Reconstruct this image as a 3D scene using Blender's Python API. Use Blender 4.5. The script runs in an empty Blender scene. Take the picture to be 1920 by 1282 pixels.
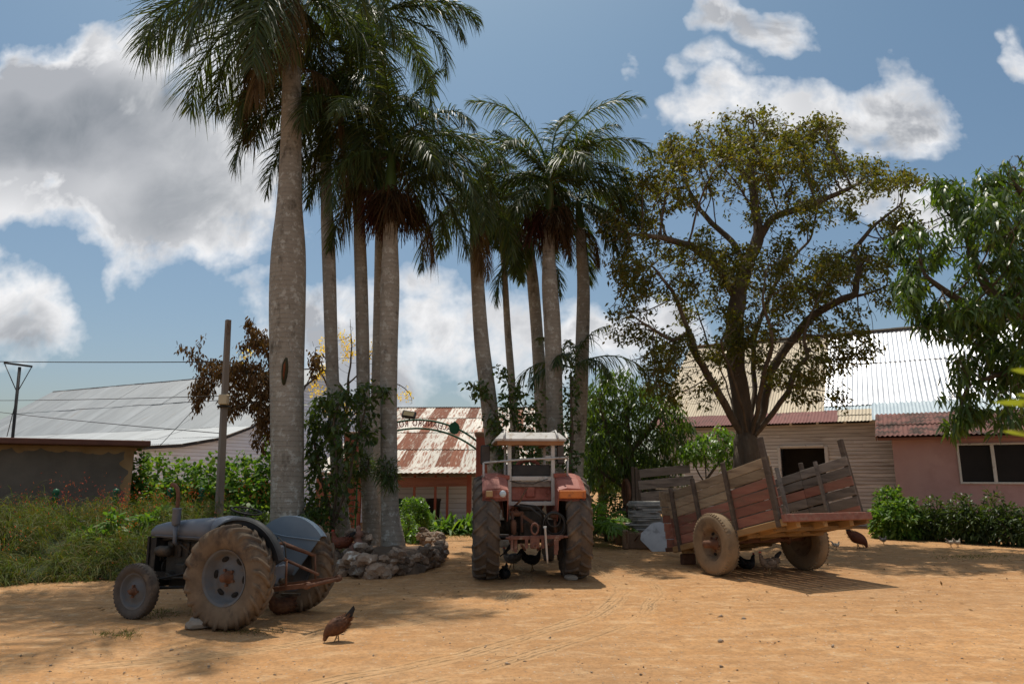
import bpy, bmesh, math, random
import numpy as np
from mathutils import Vector, Matrix, Euler

random.seed(7)
RS = np.random.RandomState(11)
scene = bpy.context.scene
COL = scene.collection
V = Vector
H = 1.7
FPX = 1300.0
TH = math.atan(249 / 1300.0)
ST, CT = math.sin(TH), math.cos(TH)

# ---------------------------------------------------------------- layout helpers
def P(px, py, y):
    """world point that stands y metres ahead of the camera, seen in direction (px, py)"""
    v = 641 - py
    dy = FPX * CT - v * ST
    dz = FPX * ST + v * CT
    t = y / dy
    return V(((px - 960) * t, y, H + dz * t))

def G(px, py):
    v = 641 - py
    dy = FPX * CT - v * ST
    dz = FPX * ST + v * CT
    t = -H / dz
    return V(((px - 960) * t, dy * t, 0))

def M(w, y, z=1.7):
    """size in metres of w photo pixels at distance y"""
    return w / FPX * (y * CT + (z - H) * ST)

# ---------------------------------------------------------------- object helpers
def tag(o, label=None, cat=None, group=None, kind=None):
    if label: o['label'] = label
    if cat: o['category'] = cat
    if group: o['group'] = group
    if kind: o['kind'] = kind
    return o

def empty(name, loc=(0, 0, 0), rz=0.0, **kw):
    o = bpy.data.objects.new(name, None)
    o.empty_display_size = 0.2
    COL.objects.link(o)
    o.location = loc
    o.rotation_euler = (0, 0, rz)
    tag(o, **kw)
    return o

def link(name, me, mats, parent=None, **kw):
    o = bpy.data.objects.new(name, me)
    COL.objects.link(o)
    if not isinstance(mats, (list, tuple)): mats = [mats]
    for m in mats: me.materials.append(m)
    if parent is not None: o.parent = parent
    tag(o, **kw)
    return o

class MB:
    def __init__(s):
        s.v = []; s.f = []; s.m = []; s.sm = []
    def add(s, verts, faces, mi=0, smooth=False, mat=None):
        b = len(s.v)
        if mat is not None: verts = [mat @ V(p) for p in verts]
        s.v.extend([tuple(p) for p in verts])
        for f in faces:
            s.f.append(tuple(i + b for i in f)); s.m.append(mi); s.sm.append(smooth)
        return s
    def box(s, c, size, mi=0, mat=None, bev=0.0):
        x, y, z = c; a, b, d = size[0] / 2, size[1] / 2, size[2] / 2
        if bev > 0:
            e = min(bev, a * .9, b * .9, d * .9)
            vs = []
            for sx in (-1, 1):
                for sy in (-1, 1):
                    for sz in (-1, 1):
                        vs.append((x + sx * (a), y + sy * (b - e), z + sz * (d - e)))
                        vs.append((x + sx * (a - e), y + sy * (b), z + sz * (d - e)))
                        vs.append((x + sx * (a - e), y + sy * (b - e), z + sz * (d)))
            bm = bmesh.new()
            for q in vs: bm.verts.new(q)
            r = bmesh.ops.convex_hull(bm, input=bm.verts[:])
            bmesh.ops.recalc_face_normals(bm, faces=bm.faces[:])
            bm.verts.index_update()
            s.add([q.co.copy() for q in bm.verts], [[q.index for q in f.verts] for f in bm.faces], mi, False, mat)
            bm.free()
            return s
        vs = [(x + i * a, y + j * b, z + k * d) for i in (-1, 1) for j in (-1, 1) for k in (-1, 1)]
        fs = [(0, 1, 3, 2), (4, 6, 7, 5), (0, 4, 5, 1), (2, 3, 7, 6), (0, 2, 6, 4), (1, 5, 7, 3)]
        return s.add(vs, fs, mi, False, mat)
    def beam(s, p0, p1, w, h, mi=0, up=(0, 0, 1), mat=None, bev=0.0):
        p0 = V(p0); p1 = V(p1); d = (p1 - p0); L = d.length; d.normalize()
        up = V(up)
        if abs(d.dot(up)) > .98: up = V((1, 0, 0)) if abs(d.x) < .9 else V((0, 1, 0))
        sd = up.cross(d).normalized(); u2 = d.cross(sd).normalized()
        m = Matrix((d, sd, u2)).transposed().to_4x4(); m.translation = (p0 + p1) / 2
        if mat is not None: m = mat @ m
        return s.box((0, 0, 0), (L, w, h), mi, m, bev)
    def tube(s, pts, rad, n=8, mi=0, cap=True, mat=None, smooth=True, squash=None):
        pts = [V(p) for p in pts]
        if not hasattr(rad, '__len__'): rad = [rad] * len(pts)
        vs = []; fs = []
        ref = None
        for i, p in enumerate(pts):
            t = (pts[min(i + 1, len(pts) - 1)] - pts[max(i - 1, 0)])
            if t.length < 1e-9: t = V((0, 0, 1))
            t.normalize()
            if ref is None:
                ref = V((1, 0, 0)) if abs(t.x) < .8 else V((0, 1, 0))
            a = (ref - t * ref.dot(t))
            if a.length < 1e-6: a = t.orthogonal()
            a.normalize(); b = t.cross(a); ref = a
            for k in range(n):
                an = 2 * math.pi * k / n
                vs.append(p + (a * math.cos(an) + b * math.sin(an)) * rad[i])
        for i in range(len(pts) - 1):
            for k in range(n):
                k2 = (k + 1) % n
                fs.append((i * n + k, i * n + k2, (i + 1) * n + k2, (i + 1) * n + k))
        s.add(vs, fs, mi, smooth, mat)
        if cap:
            b = len(s.v) - len(vs)
            s.f.append(tuple(b + k for k in reversed(range(n)))); s.m.append(mi); s.sm.append(False)
            e = b + (len(pts) - 1) * n
            s.f.append(tuple(e + k for k in range(n))); s.m.append(mi); s.sm.append(False)
        return s
    def lathe(s, prof, n=32, axis='Z', c=(0, 0, 0), mi=0, mat=None, smooth=True, closed=False, arc=None):
        """prof: (radius, along)"""
        c = V(c); vs = []; fs = []
        a0, a1 = arc if arc else (0, 2 * math.pi)
        m = n if not arc else n + 1
        for k in range(m):
            an = a0 + (a1 - a0) * k / n
            for r, h in prof:
                if axis == 'Z': q = V((r * math.cos(an), r * math.sin(an), h))
                elif axis == 'Y': q = V((r * math.cos(an), h, r * math.sin(an)))
                else: q = V((h, r * math.cos(an), r * math.sin(an)))
                vs.append(c + q)
        L = len(prof)
        for k in range(n):
            k2 = (k + 1) % m if not arc else k + 1
            for i in range(L - 1 + (1 if closed else 0)):
                j = (i + 1) % L
                fs.append((k * L + i, k * L + j, k2 * L + j, k2 * L + i))
        return s.add(vs, fs, mi, smooth, mat)
    def prism(s, poly, d0, d1, mi=0, axis='Y', mat=None):
        """poly of (a,b) extruded along axis from d0 to d1"""
        def q(a, b, d):
            return {'Y': (a, d, b), 'X': (d, a, b), 'Z': (a, b, d)}[axis]
        n = len(poly)
        vs = [q(a, b, d0) for a, b in poly] + [q(a, b, d1) for a, b in poly]
        fs = [tuple(range(n)), tuple(range(2 * n - 1, n - 1, -1))]
        for i in range(n):
            j = (i + 1) % n
            fs.append((i, i + n, j + n, j))
        return s.add(vs, fs, mi, False, mat)
    def blob(s, c, r, sub=2, amp=.15, mi=0, mat=None, seed=0, smooth=True, freq=2.0):
        bm = bmesh.new()
        bmesh.ops.create_icosphere(bm, subdivisions=sub, radius=1)
        rr = r if hasattr(r, '__len__') else (r, r, r)
        from mathutils import noise as nz
        bm.verts.index_update()
        vs = []
        for q in bm.verts:
            k = 1 + amp * nz.noise(q.co * freq + V((seed * 3.1, seed * 1.7, seed)))*2
            vs.append((c[0] + q.co.x * rr[0] * k, c[1] + q.co.y * rr[1] * k, c[2] + q.co.z * rr[2] * k))
        s.add(vs, [[q.index for q in f.verts] for f in bm.faces], mi, smooth, mat)
        bm.free()
        return s
    def build(s, name, mats, parent=None, **kw):
        me = bpy.data.meshes.new(name)
        me.from_pydata(s.v, [], s.f)
        if len(set(s.m)) > 1 or (s.m and s.m[0]): me.polygons.foreach_set('material_index', s.m)
        me.polygons.foreach_set('use_smooth', s.sm)
        o = link(name, me, mats, parent, **kw)
        bm = bmesh.new(); bm.from_mesh(me)
        bmesh.ops.recalc_face_normals(bm, faces=bm.faces[:])
        bm.to_mesh(me); bm.free()
        me.update()
        return o

def np_mesh(name, verts, quads, mats, parent=None, mi=None, **kw):
    me = bpy.data.meshes.new(name)
    verts = np.asarray(verts, dtype=np.float32); quads = np.asarray(quads, dtype=np.int32)
    me.vertices.add(len(verts)); me.vertices.foreach_set('co', verts.ravel())
    me.loops.add(quads.size); me.loops.foreach_set('vertex_index', quads.ravel())
    me.polygons.add(len(quads))
    me.polygons.foreach_set('loop_start', np.arange(0, quads.size, quads.shape[1], dtype=np.int32))
    me.polygons.foreach_set('loop_total', np.full(len(quads), quads.shape[1], dtype=np.int32))
    if mi is not None: me.polygons.foreach_set('material_index', np.asarray(mi, dtype=np.int32))
    me.update(calc_edges=True); me.validate()
    return link(name, me, mats, parent, **kw)

def nrm(a):
    return a / np.maximum(np.linalg.norm(a, axis=-1, keepdims=True), 1e-9)

def strips(B, D, L, W, S=None, grav=0.0, stations=(0, .3, .7, 1), prof=(.3, 1, .75, .05), rs=RS):
    """curved leaf strips as (verts, quads)"""
    N = len(B); D = nrm(D)
    L = np.broadcast_to(np.asarray(L, float), (N,)); W = np.broadcast_to(np.asarray(W, float), (N,))
    g = np.broadcast_to(np.asarray(grav, float), (N,))
    if S is None: S = rs.normal(size=(N, 3))
    S = nrm(np.cross(D, S))
    K = len(stations)
    vs = np.zeros((N, K, 2, 3))
    for i, (s, p) in enumerate(zip(stations, prof)):
        c = B + D * (L * s)[:, None]
        c[:, 2] -= g * L * s * s
        off = S * (W * p * .5)[:, None]
        vs[:, i, 0] = c - off; vs[:, i, 1] = c + off
    idx = np.arange(N)[:, None, None] * (2 * K)
    q = np.array([[2 * i, 2 * i + 1, 2 * i + 3, 2 * i + 2] for i in range(K - 1)])[None]
    return vs.reshape(-1, 3), (idx + q).reshape(-1, 4)

def join_np(parts):
    vs = []; qs = []; ms = []; b = 0
    for p in parts:
        v, q = p[0], p[1]
        vs.append(v); qs.append(np.asarray(q) + b); b += len(v)
        ms.append(np.full(len(q), p[2] if len(p) > 2 else 0))
    return np.concatenate(vs), np.concatenate(qs), np.concatenate(ms)

def catmull(pts, n):
    pts = [np.array(p, float) for p in pts]
    out = []
    Q = [2 * pts[0] - pts[1]] + pts + [2 * pts[-1] - pts[-2]]
    for i in range(1, len(Q) - 2):
        for k in range(n):
            t = k / n
            a, b, c, d = Q[i - 1], Q[i], Q[i + 1], Q[i + 2]
            out.append(.5 * ((2 * b) + (-a + c) * t + (2 * a - 5 * b + 4 * c - d) * t * t + (-a + 3 * b - 3 * c + d) * t ** 3))
    out.append(pts[-1])
    return out

# ---------------------------------------------------------------- materials
class NT:
    def __init__(s, name):
        s.mat = bpy.data.materials.new(name); s.mat.use_nodes = True
        s.t = s.mat.node_tree; s.t.nodes.clear()
        s.out = s.n('ShaderNodeOutputMaterial')
    def n(s, typ, **kw):
        x = s.t.nodes.new(typ)
        for k, v in kw.items(): setattr(x, k, v)
        return x
    def l(s, a, b): s.t.links.new(a, b)
    def val(s, sock, v):
        if isinstance(v, bpy.types.NodeSocket): s.l(v, sock)
        else: sock.default_value = v
    def math(s, op, a, b=None, c=None, clamp=False):
        x = s.n('ShaderNodeMath', operation=op); x.use_clamp = clamp
        s.val(x.inputs[0], a)
        if b is not None: s.val(x.inputs[1], b)
        if c is not None: s.val(x.inputs[2], c)
        return x.outputs[0]
    def mix(s, f, a, b, blend='MIX'):
        x = s.n('ShaderNodeMix', data_type='RGBA', blend_type=blend)
        s.val(x.inputs[0], f)
        for i, c in ((6, a), (7, b)):
            if isinstance(c, (tuple, list)): c = (*c[:3], 1)
            s.val(x.inputs[i], c)
        return x.outputs[2]
    def coord(s, which='Object', scale=(1, 1, 1), loc=(0, 0, 0), rot=(0, 0, 0)):
        c = s.n('ShaderNodeTexCoord'); m = s.n('ShaderNodeMapping')
        m.inputs['Scale'].default_value = scale; m.inputs['Location'].default_value = loc
        m.inputs['Rotation'].default_value = rot
        s.l(c.outputs[which], m.inputs[0]); return m.outputs[0]
    def noise(s, vec, scale, detail=5, rough=.55, dist=0.0):
        x = s.n('ShaderNodeTexNoise'); s.l(vec, x.inputs['Vector'])
        x.inputs['Scale'].default_value = scale; x.inputs['Detail'].default_value = detail
        x.inputs['Roughness'].default_value = rough; x.inputs['Distortion'].default_value = dist
        return x.outputs[0]
    def vor(s, vec, scale, feature='F1', out=0):
        x = s.n('ShaderNodeTexVoronoi', feature=feature); s.l(vec, x.inputs['Vector'])
        x.inputs['Scale'].default_value = scale
        return x.outputs[out]
    def ramp(s, f, stops, interp='LINEAR'):
        x = s.n('ShaderNodeValToRGB'); x.color_ramp.interpolation = interp
        e = x.color_ramp.elements
        while len(e) < len(stops): e.new(.5)
        for i, (p, c) in enumerate(stops):
            e[i].position = p
            e[i].color = (c, c, c, 1) if not hasattr(c, '__len__') else (*c[:3], 1)
        s.l(f, x.inputs[0]); return x.outputs[0]
    def bump(s, h, strength=.3, dist=.02, prev=None):
        x = s.n('ShaderNodeBump'); s.l(h, x.inputs['Height'])
        x.inputs['Strength'].default_value = strength; x.inputs['Distance'].default_value = dist
        if prev is not None: s.l(prev, x.inputs['Normal'])
        return x.outputs[0]
    def bsdf(s, col, rough=.8, metal=0.0, normal=None, spec=.3):
        b = s.n('ShaderNodeBsdfPrincipled')
        if isinstance(col, (tuple, list)): col = (*col[:3], 1)
        s.val(b.inputs['Base Color'], col); s.val(b.inputs['Roughness'], rough)
        s.val(b.inputs['Metallic'], metal); b.inputs['Specular IOR Level'].default_value = spec
        if normal is not None: s.l(normal, b.inputs['Normal'])
        s.l(b.outputs[0], s.out.inputs[0]); return b
    def island(s):
        return s.n('ShaderNodeNewGeometry').outputs['Random Per Island']

def pm(name, c1, c2, scale=4, rough=.8, metal=0, bump=.3, bdist=.01, spec=.3, stretch=(1, 1, 1), isl=0.0,
       c3=None, c3s=1.5, c3lo=.55, c3hi=.65, detail=6, lap=0, lapd=.5):
    """general worn surface: two tones of noise, optional third patchy colour, per-piece brightness"""
    n = NT(name); v = n.coord('Object', stretch)
    a = n.noise(v, scale, detail, .6)
    col = n.mix(n.ramp(a, [(.3, 0.), (.7, 1.)]), c1, c2)
    if c3 is not None:
        v2 = n.coord('Object', stretch, (3.3, 7.1, 1.9))
        b = n.noise(v2, c3s, 7, .65)
        col = n.mix(n.ramp(b, [(c3lo, 0.), (c3hi, 1.)]), col, c3)
    if isl:
        r = n.math('MULTIPLY_ADD', n.island(), isl * 2, 1 - isl)
        cc = n.n('ShaderNodeCombineColor'); [n.l(r, cc.inputs[i]) for i in range(3)]
        col = n.mix(1.0, col, cc.outputs[0], 'MULTIPLY')
    if lap:  # shadow lines under the board laps, painted into the colour
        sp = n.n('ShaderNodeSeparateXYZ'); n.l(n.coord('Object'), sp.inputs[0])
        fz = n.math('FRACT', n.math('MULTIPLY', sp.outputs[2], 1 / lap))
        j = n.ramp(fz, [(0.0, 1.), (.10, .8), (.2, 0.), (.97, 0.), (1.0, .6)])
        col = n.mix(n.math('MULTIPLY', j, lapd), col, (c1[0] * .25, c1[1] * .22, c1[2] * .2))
    rr = n.math('MULTIPLY_ADD', a, .25, rough - .12)
    nb = n.bump(n.noise(v, scale * 5, 6, .65), bump, bdist)
    n.bsdf(col, rr, metal, nb, spec)
    return n.mat

def leafmat(name, cols, trans=.35, rough=.45, spec=.4, tcol=1.6):
    n = NT(name)
    k = len(cols)
    col = n.ramp(n.island(), [((i + .5) / k, c) for i, c in enumerate(cols)])
    col = n.mix(1.0, col, (1.45, 1.4, 1.1), 'MULTIPLY')
    b = n.n('ShaderNodeBsdfPrincipled'); n.l(col, b.inputs['Base Color'])
    b.inputs['Roughness'].default_value = rough; b.inputs['Specular IOR Level'].default_value = spec
    t = n.n('ShaderNodeBsdfTranslucent')
    tc = n.mix(1.0, col, (tcol * 1.25, tcol * 1.25, tcol * .35), 'MULTIPLY')
    n.l(tc, t.inputs[0])
    m = n.n('ShaderNodeMixShader'); m.inputs[0].default_value = trans
    n.l(b.outputs[0], m.inputs[1]); n.l(t.outputs[0], m.inputs[2]); n.l(m.outputs[0], n.out.inputs[0])
    return n.mat

# ---------------------------------------------------------------- camera
cam = bpy.data.cameras.new('camera'); camo = bpy.data.objects.new('camera', cam); COL.objects.link(camo)
cam.sensor_width = 36; cam.lens = FPX / 1920 * 36
camo.location = (0, 0, H); camo.rotation_euler = (math.pi / 2 + TH, 0, 0)
cam.clip_start = .05; cam.clip_end = 2000
cam.dof.use_dof = True; cam.dof.focus_distance = 11.8; cam.dof.aperture_fstop = 3.2
scene.camera = camo
scene.view_settings.view_transform = 'Standard'; scene.view_settings.look = 'None'
scene.view_settings.exposure = 0; scene.view_settings.gamma = 1
scene.cycles.max_bounces = 6; scene.cycles.transparent_max_bounces = 4
scene.cycles.diffuse_bounces = 3; scene.cycles.glossy_bounces = 2; scene.cycles.transmission_bounces = 3
scene.cycles.sample_clamp_indirect = 4
scene.cycles.use_denoising = True

# ---------------------------------------------------------------- sun and sky
EL = math.radians(69); AZ = math.radians(-17)
sun_from = V((math.sin(AZ) * math.cos(EL), math.cos(AZ) * math.cos(EL), math.sin(EL)))
sl = bpy.data.lights.new('sun', 'SUN'); so = bpy.data.objects.new('sun', sl); COL.objects.link(so)
sl.energy = 3.9; sl.angle = math.radians(.55); sl.color = (1, .93, .82)
so.rotation_euler = (-sun_from).to_track_quat('-Z', 'Y').to_euler(); so.location = (-3, 8, 30)

def build_world():
    w = bpy.data.worlds.new('World'); scene.world = w; w.use_nodes = True
    n = NT.__new__(NT); n.t = w.node_tree; n.t.nodes.clear(); n.mat = w
    n.out = n.n('ShaderNodeOutputWorld')
    sky = n.n('ShaderNodeTexSky'); sky.sky_type = 'NISHITA'; sky.sun_disc = False
    sky.sun_elevation = EL; sky.sun_rotation = AZ; sky.altitude = 50
    sky.air_density = 1.0; sky.dust_density = 2.2; sky.ozone_density = .6
    tc = n.n('ShaderNodeTexCoord'); sp = n.n('ShaderNodeSeparateXYZ'); n.l(tc.outputs['Generated'], sp.inputs[0])
    yy = n.math('MAXIMUM', sp.outputs[1], .02)
    u = n.math('DIVIDE', sp.outputs[0], yy); wv = n.math('DIVIDE', sp.outputs[2], yy)
    cb = n.n('ShaderNodeCombineXYZ'); n.l(u, cb.inputs[0]); n.l(wv, cb.inputs[1])
    uv = cb.outputs[0]
    wn = n.n('ShaderNodeTexNoise'); n.l(uv, wn.inputs['Vector']); wn.inputs['Scale'].default_value = 5.5; wn.inputs['Detail'].default_value = 3
    wsp = n.n('ShaderNodeSeparateColor'); n.l(wn.outputs['Color'], wsp.inputs[0])
    u = n.math('ADD', u, n.math('MULTIPLY_ADD', wsp.outputs[0], .30, -.15))
    wv = n.math('ADD', wv, n.math('MULTIPLY_ADD', wsp.outputs[1], .24, -.12))
    n1 = n.noise(uv, 3.6, 7, .6)
    n2 = n.noise(uv, 11.0, 4, .62)
    # clouds stand at bearings / heights measured as x/y and z/y
    blobs = [(20, 190, 150, 95, 1.), (180, 170, 170, 115, 1.15), (330, 140, 160, 110, 1.0), (250, 90, 90, 50, .8), (300, 300, 230, 130, 1.2), (400, 400, 170, 100, 1.0),
             (470, 300, 150, 170, 1.0), (110, 270, 170, 70, 1.1), (260, 30, 60, 60, .6), (40, 575, 120, 75, 1.1), (-60, 600, 120, 80, 1.),
             (60, 340, 40, 20, .5), (1480, 205, 150, 55, .95), (1660, 215, 110, 75, 1.0), (1380, 190, 70, 55, .8), (1520, 165, 60, 40, .7),
             (1400, 20, 70, 35, .72), (1155, 105, 45, 28, .5), (1185, 135, 30, 20, .45), (1325, 100, 35, 30, .45), (1900, 120, 45, 45, .8),
             (870, 640, 190, 95, .95), (790, 540, 90, 40, .75), (1150, 640, 110, 60, .95), (640, 600, 120, 60, .6), (950, 590, 80, 50, .6),
             (1020, 680, 220, 45, .8), (1700, 420, 130, 40, .5), (1215, 180, 25, 15, .4), (400, 560, 200, 18, .22), (1830, 130, 30, 20, .3)]
    acc = None; core = None
    for (bx, by, rx, ry, s) in blobs:
        v = 641 - by; dy = FPX * CT - v * ST
        cu = (bx - 960) / dy; cw = (FPX * ST + v * CT) / dy
        ru = rx * 1.18 / dy; rw = ry * 1.18 / dy
        a = n.math('MULTIPLY_ADD', u, 1 / ru, -cu / ru); b = n.math('MULTIPLY_ADD', wv, 1 / rw, -cw / rw)
        a2 = n.math('MULTIPLY', a, a)
        d = n.math('MULTIPLY_ADD', b, b, a2)
        e = n.math('MULTIPLY_ADD', d, -.5, 1.0, True)
        e = n.math('MULTIPLY', e, s)
        acc = e if acc is None else n.math('MAXIMUM', acc, e)
    dn = n.math('MULTIPLY_ADD', n1, 3.0, -1.5)
    dn2 = n.math('MULTIPLY_ADD', n2, 1.3, -.65)
    D = n.math('ADD', acc, n.math('ADD', dn, dn2))
    gate = n.math('MULTIPLY', acc, 5.0, clamp=True)
    alpha = n.ramp(D, [(.30, 0.), (.48, .28), (.84, 1.)])
    # far from the view: scattered clouds
    v3 = n.coord('Generated', (1, 1, 1)); nn = n.noise(v3, 2.2, 2, .55)
    back = n.ramp(nn, [(.5, 0.), (.62, .8)])
    isf = n.math('GREATER_THAN', sp.outputs[1], .25)
    alpha = n.math('MULTIPLY', alpha, gate)
    mx = n.n('ShaderNodeMix', data_type='FLOAT'); n.l(isf, mx.inputs[0]); n.l(back, mx.inputs[2]); n.l(alpha, mx.inputs[3])
    alpha = mx.outputs[0]
    bil = n.ramp(n.noise(uv, 8.5, 5, .62, .6), [(.36, 0.), (.62, 1.)])
    thick = n.ramp(n.math('ADD', D, n.math('MULTIPLY_ADD', bil, .5, -.25)), [(.5, 0.), (1.0, 1.)])
    # clouds low on the left and middle: their tops are lit, the thick middle greyer
    n3 = n.noise(uv, 3.1, 2, .5)
    grey = n.math('MULTIPLY', thick, n.ramp(n3, [(.38, .25), (.6, 1.)]))
    ccol = n.mix(grey, CLOUD_W, CLOUD_G)
    dark = None
    for (bx, by, rx, ry, s) in [(170, 235, 230, 80, .8), (380, 330, 190, 120, .55), (1640, 240, 110, 45, .5), (20, 600, 90, 35, .4), (330, 250, 120, 70, .5)]:
        v = 641 - by; dy = FPX * CT - v * ST
        cu = (bx - 960) / dy; cw = (FPX * ST + v * CT) / dy
        a = n.math('MULTIPLY_ADD', u, dy / rx, -cu * dy / rx); b = n.math('MULTIPLY_ADD', wv, dy / ry, -cw * dy / ry)
        d = n.math('MULTIPLY_ADD', b, b, n.math('MULTIPLY', a, a))
        d = n.math('ADD', d, n.math('MULTIPLY_ADD', n1, 3.4, -1.7))
        e = n.math('MULTIPLY', n.math('MULTIPLY_ADD', d, -.6, 1.0, True), s)
        dark = e if dark is None else n.math('MAXIMUM', dark, e)
    dark = n.math('MULTIPLY', dark, n.math('MULTIPLY_ADD', bil, .55, .5), clamp=True)
    ccol = n.mix(dark, ccol, CLOUD_D)
    tint = n.ramp(sp.outputs[2], [(0.0, (.96, .98, 1.0)), (.22, (.86, .985, 1.0)), (.55, (.76, .97, .99))])
    skc = n.mix(1.0, sky.outputs[0], tint, 'MULTIPLY')
    col = n.mix(alpha, skc, ccol)
    bg = n.n('ShaderNodeBackground'); n.l(col, bg.inputs[0]); bg.inputs[1].default_value = SKY_STR
    n.l(bg.outputs[0], n.out.inputs[0])
    w.cycles.sampling_method = 'MANUAL'; w.cycles.sample_map_resolution = 512
SKY_STR = .09
CLOUD_W = (10.6, 10.6, 10.7); CLOUD_G = (4.8, 5.0, 5.4); CLOUD_D = (1.9, 2.25, 2.65)
SKY_TINT = (.85, 1.01, 1.0)
build_world()

# ================================================================ materials
def ground_mat():
    n = NT('dry_dirt'); v = n.coord('Object')
    big = n.noise(v, .22, 5, .6); mid = n.noise(v, 1.7, 7, .62); fine = n.noise(v, 22, 8, .7)
    strk = n.noise(n.coord('Object', (.5, 2.6, 1)), 1.3, 6, .6)
    col = n.mix(n.ramp(mid, [(.32, 0.), (.68, 1.)]), (.46, .232, .092), (.58, .318, .138))
    col = n.mix(n.ramp(big, [(.35, 0.), (.65, .75)]), col, (.34, .185, .085))
    col = n.mix(n.ramp(strk, [(.45, 0.), (.7, .45)]), col, (.56, .36, .20))
    col = n.mix(n.ramp(fine, [(.46, 0.), (.68, .62)]), col, (.25, .145, .075))
    md = n.noise(v, 5.5, 6, .68); col = n.mix(n.ramp(md, [(.44, 0.), (.66, .6)]), col, (.29, .165, .08))
    lt = n.noise(n.coord('Object', (1, 1.6, 1), (5, 3, 0)), 3.0, 6, .7); col = n.mix(n.ramp(lt, [(.52, 0.), (.70, .6)]), col, (.62, .42, .24))
    # grit
    g = n.vor(v, 24); gc = n.vor(v, 24, out=1)
    spx = n.n('ShaderNodeSeparateColor'); n.l(gc, spx.inputs[0])
    isg = n.math('MULTIPLY', n.math('LESS_THAN', g, .24), n.math('GREATER_THAN', spx.outputs[0], .72))
    gcol = n.mix(spx.outputs[1], (.16, .11, .07), (.55, .46, .36))
    col = n.mix(n.math('MULTIPLY', isg, .75), col, gcol)
    # tyre tracks: two turning arcs with tread ribs
    sp = n.n('ShaderNodeSeparateXYZ'); n.l(v, sp.inputs[0])
    dx = n.math('SUBTRACT', sp.outputs[0], -5.5); dy = n.math('SUBTRACT', sp.outputs[1], 12.3)
    r = n.math('SQRT', n.math('ADD', n.math('MULTIPLY', dx, dx), n.math('MULTIPLY', dy, dy)))
    r = n.math('ADD', r, n.math('MULTIPLY_ADD', big, .9, -.45))
    an = n.math('ARCTAN2', dy, dx)
    rib = None; band = None
    for rc, wd in ((7.25, .17), (7.75, .13), (5.75, .16)):
        d = n.math('ABSOLUTE', n.math('SUBTRACT', r, rc))
        bnd = n.math('MULTIPLY_ADD', d, -1 / (wd * .35), wd / (wd * .35), True)
        ch = n.math('SINE', n.math('ADD', n.math('MULTIPLY', an, 260), n.math('MULTIPLY', d, 30)))
        ch2 = n.math('SINE', n.math('MULTIPLY', d, 62))
        x = n.math('MULTIPLY', bnd, n.math('ADD', n.math('MULTIPLY', ch, .5), ch2))
        rib = x if rib is None else n.math('ADD', rib, x)
        band = bnd if band is None else n.math('MAXIMUM', band, bnd)
    patch = n.ramp(n.noise(v, .9, 4, .6), [(.35, 0.), (.6, 1.)])
    rib = n.math('MULTIPLY', rib, patch)
    col = n.mix(n.math('MULTIPLY', n.math('MULTIPLY', band, patch), .5), col, (.60, .38, .20))
    # behind the yard: trodden earth with leaf litter
    nb = n.bump(mid, .5, .07); nb = n.bump(n.math('SMOOTH_MIN', n.vor(v, 3.3, 'SMOOTH_F1'), .38, .1), .5, .05, nb)
    nb = n.bump(n.noise(v, 7, 6, .7), .8, .03, nb)
    nb = n.bump(fine, .6, .008, nb)
    nb = n.bump(n.math('MULTIPLY', isg, 1.0), .7, .006, nb)
    nb = n.bump(rib, .8, .025, nb)
    n.bsdf(col, .95, 0, nb, .12)
    return n.mat

MT = {}
MT['dirt'] = ground_mat()
MT['pebble'] = pm('pebble', (.22, .15, .10), (.42, .33, .24), 9, .9, isl=.55)
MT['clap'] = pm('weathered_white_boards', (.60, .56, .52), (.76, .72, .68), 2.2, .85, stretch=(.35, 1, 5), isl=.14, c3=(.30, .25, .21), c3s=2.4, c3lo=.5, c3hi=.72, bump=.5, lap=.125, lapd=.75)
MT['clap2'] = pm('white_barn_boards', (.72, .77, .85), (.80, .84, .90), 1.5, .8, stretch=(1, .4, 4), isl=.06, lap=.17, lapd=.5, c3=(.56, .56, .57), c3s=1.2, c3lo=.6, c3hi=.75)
MT['pink'] = pm('pink_stucco', (.50, .30, .29), (.58, .37, .355), 1.2, .92, bump=.35, c3=(.40, .24, .22), c3s=.7, c3lo=.5, c3hi=.75)
MT['silver'] = pm('bright_sheet_metal', (.70, .70, .72), (.77, .77, .79), 1.0, .46, .8, .12, .006, .5, isl=.10, c3=(.6, .6, .62), c3s=.6)
MT['bluish'] = pm('translucent_sheet', (.42, .50, .54), (.52, .59, .62), 1.5, .45, .1, .2, isl=.06)
MT['tanroof'] = pm('aged_cream_sheet', (.38, .315, .225), (.48, .405, .30), 1.4, .62, .25, .25, isl=.14, stretch=(3, .5, 1), c3=(.30, .20, .12), c3s=1.1, c3lo=.55, c3hi=.8)
MT['redroof'] = pm('dark_red_sheet', (.17, .068, .06), (.235, .105, .09), 3, .8, 0, .4, isl=.12, stretch=(2, .6, 1), c3=(.10, .06, .05), c3s=2.2)
MT['redroof2'] = pm('mossy_red_sheet', (.15, .065, .052), (.22, .10, .08), 3, .9, 0, .4, isl=.1, c3=(.045, .03, .022), c3s=2.6, c3lo=.45, c3hi=.58)
MT['greyroof'] = pm('grey_sheet_metal', (.30, .315, .325), (.39, .405, .415), .8, .6, .15, .2, isl=.10, stretch=(.5, 3, 1), c3=(.28, .23, .18), c3s=.5, c3lo=.62, c3hi=.75)
MT['palesheet'] = pm('pale_sheet_with_rust', (.52, .47, .40), (.64, .60, .53), 2.5, .7, .15, .3, isl=.16, stretch=(5, .3, 1), c3=(.26, .10, .05), c3s=2.6, c3lo=.50, c3hi=.60)
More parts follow.
